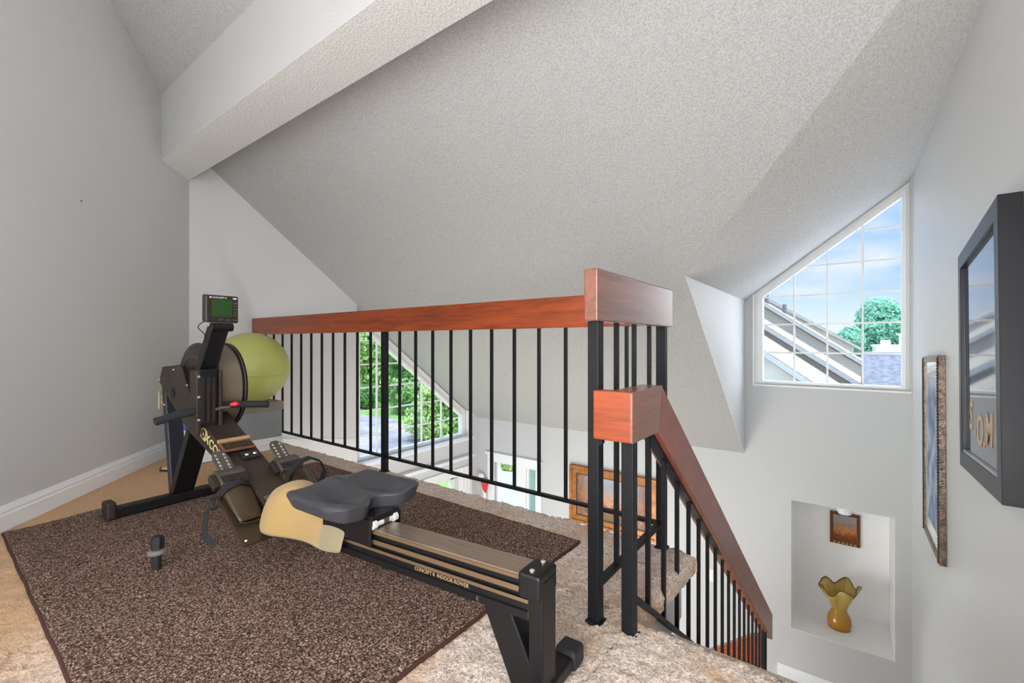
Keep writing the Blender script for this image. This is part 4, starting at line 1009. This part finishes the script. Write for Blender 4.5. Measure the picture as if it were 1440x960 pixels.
m = MB(); m.prism([(-22.5, 13.0, GZ + .01), (-17.9, 14.0, GZ + .01), (-13.3, 12.2, GZ + .01), (-9.8, 9.3, GZ + .01), (-8.2, 6.5, GZ + .01), (-12.5, 6.0, GZ + .01)], (0, 0, .03))
struct(m.build('driveway', M_asph), 'pale asphalt driveway below the trapezoid window', 'driveway')
m = MB(); m.prism([(-42, 20, GZ + .01), (-20.5, 12.4, GZ + .01), (-23.0, 14.2, GZ + .01), (-40, 26, GZ + .01)], (0, 0, .02))
struct(m.build('road', M_asph))

def foliage_mat(name, c1, c2):
    q = NT(name); b = q.b
    tc = q.new('ShaderNodeTexCoord'); nz = q.new('ShaderNodeTexNoise', Scale=3.0, Detail=4.0); q.link(tc.outputs['Object'], nz.inputs['Vector'])
    cr = q.new('ShaderNodeValToRGB'); e = cr.color_ramp.elements; e[0].position = .35; e[1].position = .65; e[0].color = lin(c1); e[1].color = lin(c2)
    q.link(nz.outputs['Fac'], cr.inputs['Fac']); q.link(cr.outputs[0], b.inputs['Base Color']); b.inputs['Roughness'].default_value = .6
    b.inputs['Specular IOR Level'].default_value = .25
    tl = q.new('ShaderNodeBsdfTranslucent'); q.link(cr.outputs[0], tl.inputs['Color'])
    mx = q.new('ShaderNodeMixShader', Fac=.45); q.link(b.outputs[0], mx.inputs[1]); q.link(tl.outputs[0], mx.inputs[2]); q.link(mx.outputs[0], q.out.inputs['Surface'])
    return q.m
M_bark = mat('bark', (96, 84, 72), .9, bump=(12, .6, .02))
def leaves_mesh(centres, radii, n, size, rng):
    cs = np.array(centres); rs = np.array(radii); pk = rng.choice(len(cs), n, p=(rs ** 2) / (rs ** 2).sum())
    d = rng.normal(size=(n, 3)); d /= np.linalg.norm(d, axis=1, keepdims=True)
    rad = rs[pk] * (rng.random(n) ** .35)
    c = cs[pk] + d * rad[:, None]
    t = rng.normal(size=(n, 3)); t -= d * (t * d).sum(1, keepdims=True) * .6; t /= np.linalg.norm(t, axis=1, keepdims=True)
    u = np.cross(t, d + .4 * rng.normal(size=(n, 3))); u /= np.linalg.norm(u, axis=1, keepdims=True)
    s = size * (.6 + .8 * rng.random((n, 1)))
    V = np.stack([c - t * s, c + u * s * .5, c + t * s, c - u * s * .5], 1).reshape(-1, 3)
    Fq = np.arange(4 * n).reshape(n, 4)
    return V, Fq
def tree(name, label, cat, base, height, rad, fm, n=5000, size=.16, trunk=True, blobs=7, seed=1, low=.25, group='trees and shrubs outside'):
    rng = np.random.default_rng(seed); base = Vector(base)
    t = thing(name, label, cat, tuple(base), group=group)
    cs, rs = [], []
    for k in range(blobs):
        a = rng.random() * 2 * PI; hh = low + (1 - low) * (k + .5) / blobs
        rr = rad * (.62 if hh < .8 else .35) * rng.random() ** .5
        cs.append((base.x + rr * math.cos(a), base.y + rr * math.sin(a), base.z + height * hh)); rs.append(rad * (.62 - .22 * abs(hh - .5)))
    V, Fq = leaves_mesh(cs, rs, int(n * 1.9), size * .62, rng)
    V[:, 2] = np.maximum(V[:, 2], base.z + .01)
    m = MB(); m.v = [tuple(p) for p in V]; m.f = [tuple(f) for f in Fq]; m.mi = [0] * len(Fq)
    m.build('crown', fm, t, recalc=False)
    m = MB(); m.tube([base, base + Vector((.05, .03, height * .45)), base + Vector((.0, .08, height * .8))], [rad * .09, rad * .07, rad * .03], 8)
    for k in range(4): c = Vector(cs[(k * 2) % len(cs)]); m.tube([base + Vector((.03, .03, height * (.35 + .1 * k))), c], [rad * .04, rad * .015], 6)
    m.build('trunk', M_bark, t, smooth=True)
FG1 = foliage_mat('leaf_bright', (126, 168, 90), (196, 214, 150)); FG2 = foliage_mat('leaf_mid', (98, 146, 82), (158, 192, 126)); FG3 = foliage_mat('leaf_bluish', (104, 164, 140), (150, 200, 170)); FG4 = foliage_mat('leaf_dark', (70, 120, 66), (128, 174, 104))
tree('shrub', 'leafy green shrub growing beside the driveway', 'shrub', (-12.2, 11.9, GZ), 2.1, 1.35, FG1, 4200, .13, blobs=9, seed=2, low=.12)
tree('tree', 'dark green tree behind the driveway shrub', 'tree', (-18.6, 16.2, GZ), 4.2, 1.9, FG2, 6500, .20, blobs=10, seed=3, low=.15)
tree('tree', 'broad bright tree behind the lawn strip beyond the driveway', 'tree', (-24.8, 18.2, GZ), 6.6, 2.6, FG1, 7500, .26, blobs=11, seed=4, low=.2)
tree('tree', 'tall pale green tree at the left edge of the trapezoid window', 'tree', (-36.5, 25.4, GZ), 9, 4.2, FG1, 7000, .34, blobs=11, seed=5, low=.45)
tree('hedge', 'low dark hedge beside the road in the left of the trapezoid window', 'hedge', (-21.8, 15.3, GZ), 1.0, 1.0, FG4, 2500, .12, blobs=6, seed=6, low=.25)
tree('tree', 'large mid green tree closing the view above the railing', 'tree', (-28.5, 26.0, GZ), 8.0, 4.0, FG2, 8000, .34, blobs=12, seed=8, low=.15)
tree('tree', 'mid green tree behind the low shrub near the window right side', 'tree', (-19.0, 21.8, GZ), 6.0, 2.4, FG4, 5500, .22, blobs=9, seed=9, low=.2)
def tree_far(x, y, h, r, seed, label): tree('tree', label, 'tree', (x, y, GZ), h, r, FG3, 8000, .17, blobs=13, seed=seed, low=.42)
tree_far(1.7, 29.5, 5.3, 1.9, 11, 'round blue green tree behind the grey roof seen through the dormer window')
tree_far(-.15, 24.5, 4.0, 1.0, 12, 'lower blue green tree between the tan roofs and the grey roof')
tree_far(5.6, 33, 5.6, 1.6, 13, 'blue green tree at the right edge of the dormer window')
tree('hanging_fern', 'green hanging fern outside the glass door', 'plant', (-4.24, 5.62, -1.24), .20, .16, FG1, 900, .05, blobs=5, seed=14, low=.3)

M_roof_tan = mat('tan_shingles', (122, 115, 100), .85, bump=(30, .4, .02), var=(5, 5), col2=(146, 138, 122), map_scale=(1, 1, 6))
M_roof_grey = mat('grey_shingles', (86, 90, 98), .85, bump=(40, .5, .02), var=(14, 3), col2=(112, 114, 121))
M_siding = mat('pale_siding', (208, 202, 190), .7, bump=(1, .0, .01))
M_fascia = mat('fascia_grey', (150, 156, 160), .6)
def gable(name, label, xr, zr_, y0, y1, half, pitch, rm_, wm, base=GZ):
    """gable house, ridge along y"""
    t = thing(name, label, 'house', (xr, (y0 + y1) / 2, base), group='townhouses beyond the dormer window')
    ze = zr_ - half * pitch
    m = MB(); m.prism([(xr - half + .2, y0 + .15, base), (xr + half - .2, y0 + .15, base), (xr + half - .2, y0 + .15, ze), (xr, y0 + .15, zr_ - .12), (xr - half + .2, y0 + .15, ze)], (0, y1 - y0 - .3, 0))
    n = 26
    for k in range(n):
        z = base + .3 + k * .2
        if z < ze: m.box(xr - half + .19, xr + half - .19, y0 + .135, y0 + .15, z, z + .012)
    m.build('wall', wm, t)
    m = MB()
    for sg in (-1, 1): m.prism([(xr, y0, zr_), (xr + sg * half, y0, ze), (xr + sg * half, y0, ze - .12), (xr, y0, zr_ - .12)], (0, y1 - y0, 0))
    m.build('roof', rm_, t)
    m = MB()
    for sg in (-1, 1): m.prism([(xr, y0 - .03, zr_ - .02), (xr + sg * half, y0 - .03, ze - .02), (xr + sg * half, y0 - .03, ze - .11), (xr, y0 - .03, zr_ - .11)], (0, .04, 0))
    m.build('fascia', M_fascia, t)
    return t
gable('house', 'nearest tan roofed townhouse low in the left of the dormer window', -2.9, 2.03, 8.0, 10.9, 2.9, .735, M_roof_tan, M_siding)
gable('house', 'second tan roofed townhouse stepping back behind the nearest one', -3.2, 2.45, 11.0, 13.9, 4.2, .72, M_roof_tan, M_siding)
h3 = gable('house', 'third tan roofed townhouse farthest back in the row', -3.4, 3.05, 14.0, 17.6, 4.2, .736, M_roof_tan, M_siding)
h4 = gable('house', 'distant tan roofed house whose ridge peeks over the row', -3.6, 3.25, 19, 23, 4.0, .66, M_roof_tan, M_siding)
m = MB()
for x, y, z in ((-1.35, 18.6, 1.7),): pass
for k, (x, y) in enumerate(((-1.9, 15.2), (-1.55, 16.4))): m.tube([(x, y, 3.05 - .736 * (x + 3.4) - .1), (x, y, 3.05 - .736 * (x + 3.4) + .28)], .06, 10)
m.build('vent_pipe', mat('vent_dark', (96, 98, 104), .6), h3)
t = thing('house', 'low grey shingled house under the right of the dormer window', 'house', (2, 9.5, GZ))
m = MB(); m.prism([(.35, 8.5, GZ), (.35, 10.7, GZ), (.35, 10.7, -.05), (.35, 9.6, .46), (.35, 8.5, -.05)], (3.6, 0, 0)); m.build('wall', M_siding, t)
m = MB(); m.prism([(.22, 8.1, -.22), (.22, 9.6, .60), (.22, 10.85, -.10), (.22, 10.85, -.22), (.22, 9.6, .48), (.22, 8.1, -.34)], (3.9, 0, 0)); m.build('roof', M_roof_grey, t)
m = MB(); m.box(.22, 4.1, 9.55, 9.65, .585, .62); m.build('ridge_cap', M_fascia, t)
t = thing('house', 'white flat topped house block behind the grey roof', 'house', (1.3, 20, GZ))
m = MB(); m.box(.80, 2.6, 19.5, 22, GZ, .62); m.build('wall', mat('white_render', (240, 240, 240), .7), t)
m = MB(); m.box(.76, 2.7, 19.4, 22.1, .62, .68); m.build('parapet', mat('white_coping', (244, 244, 244), .6), t)
m = MB(); m.box(.95, 1.2, 19.8, 20.1, .68, .84); m.box(1.45, 1.85, 19.8, 20.2, .68, 1.02); m.box(1.40, 1.90, 19.75, 20.25, 1.02, 1.07); m.build('chimney', mat('white_render', (240, 240, 240), .7), t)
t = thing('house', 'pinkish brick house across the road at the left of the trapezoid window', 'house', (-44, 31, GZ))
m = MB(); m.box(-48, -40, 27, 33.5, GZ, .4); m.build('wall', mat('pinkish_brick', (214, 186, 178), .8, var=(6, 3), col2=(196, 164, 156)), t)
m = MB(); m.prism([(-48.3, 26.8, .3), (-39.7, 26.8, .3), (-44, 26.8, 2.6)], (0, 7, 0)); m.build('roof', M_roof_grey, t)
m = MB()
for z in (-2.2, -.9):
    for y in (28, 29.6, 31.2): m.box(-39.99, -39.95, y, y + .9, z, z + .9)
m.build('window', mat('dark_glass', (110, 118, 128), .2), t)

# ------------------------------------------------------------------ sky, sun and added fill light
w = bpy.data.worlds.new('sky'); S.world = w; w.use_nodes = True; nt = w.node_tree; N = nt.nodes; bg = N['Background']
tc = N.new('ShaderNodeTexCoord'); sx = N.new('ShaderNodeSeparateXYZ'); nt.links.new(tc.outputs['Generated'], sx.inputs[0])
mr = N.new('ShaderNodeMapRange'); mr.inputs['From Min'].default_value = -0.02; mr.inputs['From Max'].default_value = 0.5; nt.links.new(sx.outputs['Z'], mr.inputs['Value'])
cr = N.new('ShaderNodeValToRGB'); e = cr.color_ramp.elements; e[0].position = 0.0; e[0].color = lin((244, 249, 255)); e[1].position = 1.0; e[1].color = lin((150, 190, 236))
x = e.new(.34); x.color = lin((138, 194, 255)); x = e.new(.14); x.color = lin((214, 234, 255)); x = e.new(.7); x.color = lin((236, 238, 242)); nt.links.new(mr.outputs[0], cr.inputs['Fac'])
mp = N.new('ShaderNodeMapping'); mp.inputs['Scale'].default_value = (2.2, 2.2, 6.0); nt.links.new(tc.outputs['Generated'], mp.inputs['Vector'])
nz = N.new('ShaderNodeTexNoise'); nz.inputs['Scale'].default_value = 1.6; nz.inputs['Detail'].default_value = 6.0; nt.links.new(mp.outputs[0], nz.inputs['Vector'])
c2 = N.new('ShaderNodeValToRGB'); e = c2.color_ramp.elements; e[0].position = .50; e[1].position = .74; e[0].color = (0, 0, 0, 1); e[1].color = (.85, .85, .85, 1); nt.links.new(nz.outputs['Fac'], c2.inputs['Fac'])
mx = N.new('ShaderNodeMixRGB'); mx.inputs['Color2'].default_value = (1.0, .99, .97, 1); nt.links.new(c2.outputs[0], mx.inputs['Fac']); nt.links.new(cr.outputs[0], mx.inputs['Color1'])
nt.links.new(mx.outputs[0], bg.inputs['Color'])
# unseen upper sky boosted towards the zenith to add light in the dormer
zb = N.new('ShaderNodeMapRange'); zb.interpolation_type = 'SMOOTHSTEP'; zb.inputs['From Min'].default_value = .30; zb.inputs['From Max'].default_value = .80; zb.inputs['To Min'].default_value = .84; zb.inputs['To Max'].default_value = 4.2
nt.links.new(sx.outputs['Z'], zb.inputs['Value']); nt.links.new(zb.outputs[0], bg.inputs['Strength'])

def sun(d, e_, col=(1, .96, .9)):
    l = bpy.data.lights.new('sun', 'SUN'); l.energy = e_; l.angle = math.radians(1.0); l.color = col
    o = bpy.data.objects.new('sun', l); COL.objects.link(o); o.rotation_euler = Vector(d).to_track_quat('-Z', 'Y').to_euler(); return o
sun((-.25, .42, -1.0), 4.2)
def area(name, loc, d, sx_, sy_, e_, col=(1, 1, 1)):
    l = bpy.data.lights.new(name, 'AREA'); l.shape = 'RECTANGLE'; l.size = sx_; l.size_y = sy_; l.energy = e_; l.color = col
    o = bpy.data.objects.new(name, l); COL.objects.link(o); o.location = loc; o.rotation_euler = Vector(d).to_track_quat('-Z', 'Z').to_euler(); return o
area('back_fill_area', (-.40, -1.22, 1.15), (0, 1, 0.05), 1.45, 2.1, 42, (.98, .99, 1))  # added area fill behind the camera, at the open back of the loft
area('downstairs_fill_area', (-2.2, YFE - .1, -1.55), (0, 1, .12), 2.5, 1.8, 26, (1, .99, .97))  # added unseen fill under the loft edge, lifting the far wall
l = bpy.data.lights.new('downstairs_fill_point', 'POINT'); l.energy = 52; l.shadow_soft_size = .40; l.color = (1, .995, .985)  # added point fill hidden below the sightline, lifting the dormer ceiling
o = bpy.data.objects.new('downstairs_fill_point', l); COL.objects.link(o); o.location = (-1.9, 2.9, -1.75)
# broad second sun added on the window side to brighten the dormer cheek
l = bpy.data.lights.new('window_side_fill', 'SUN'); l.energy = 3.2; l.angle = math.radians(70)
o = bpy.data.objects.new('window_side_fill', l); COL.objects.link(o); o.rotation_euler = Vector((-.62, -.78, -.34)).to_track_quat('-Z', 'Y').to_euler()
l = bpy.data.lights.new('rear_fill_high', 'POINT'); l.energy = 22; l.shadow_soft_size = .45; l.color = (.99, .995, 1)  # added fill point behind the camera, brightening walls and ceiling
o = bpy.data.objects.new('rear_fill_high', l); COL.objects.link(o); o.location = (-.25, -.95, 1.35)
l = bpy.data.lights.new('rear_fill_low', 'POINT'); l.energy = 30; l.shadow_soft_size = .22; l.color = (.99, .995, 1)  # added low fill point behind the camera, evening out the room
o = bpy.data.objects.new('rear_fill_low', l); COL.objects.link(o); o.location = (.10, -.32, .45)

S.view_settings.view_transform = 'Standard'; S.view_settings.look = 'None'; S.view_settings.gamma = 1.0; S.view_settings.exposure = 0.38
S.view_settings.use_curve_mapping = False
S.cycles.use_denoising = True
S.cycles.max_bounces = 10; S.cycles.diffuse_bounces = 6; S.cycles.transparent_max_bounces = 16
for o in bpy.data.objects:
    for k in ('_loc', '_w', '_x', '_y'):
        if k in o.keys(): del o[k]
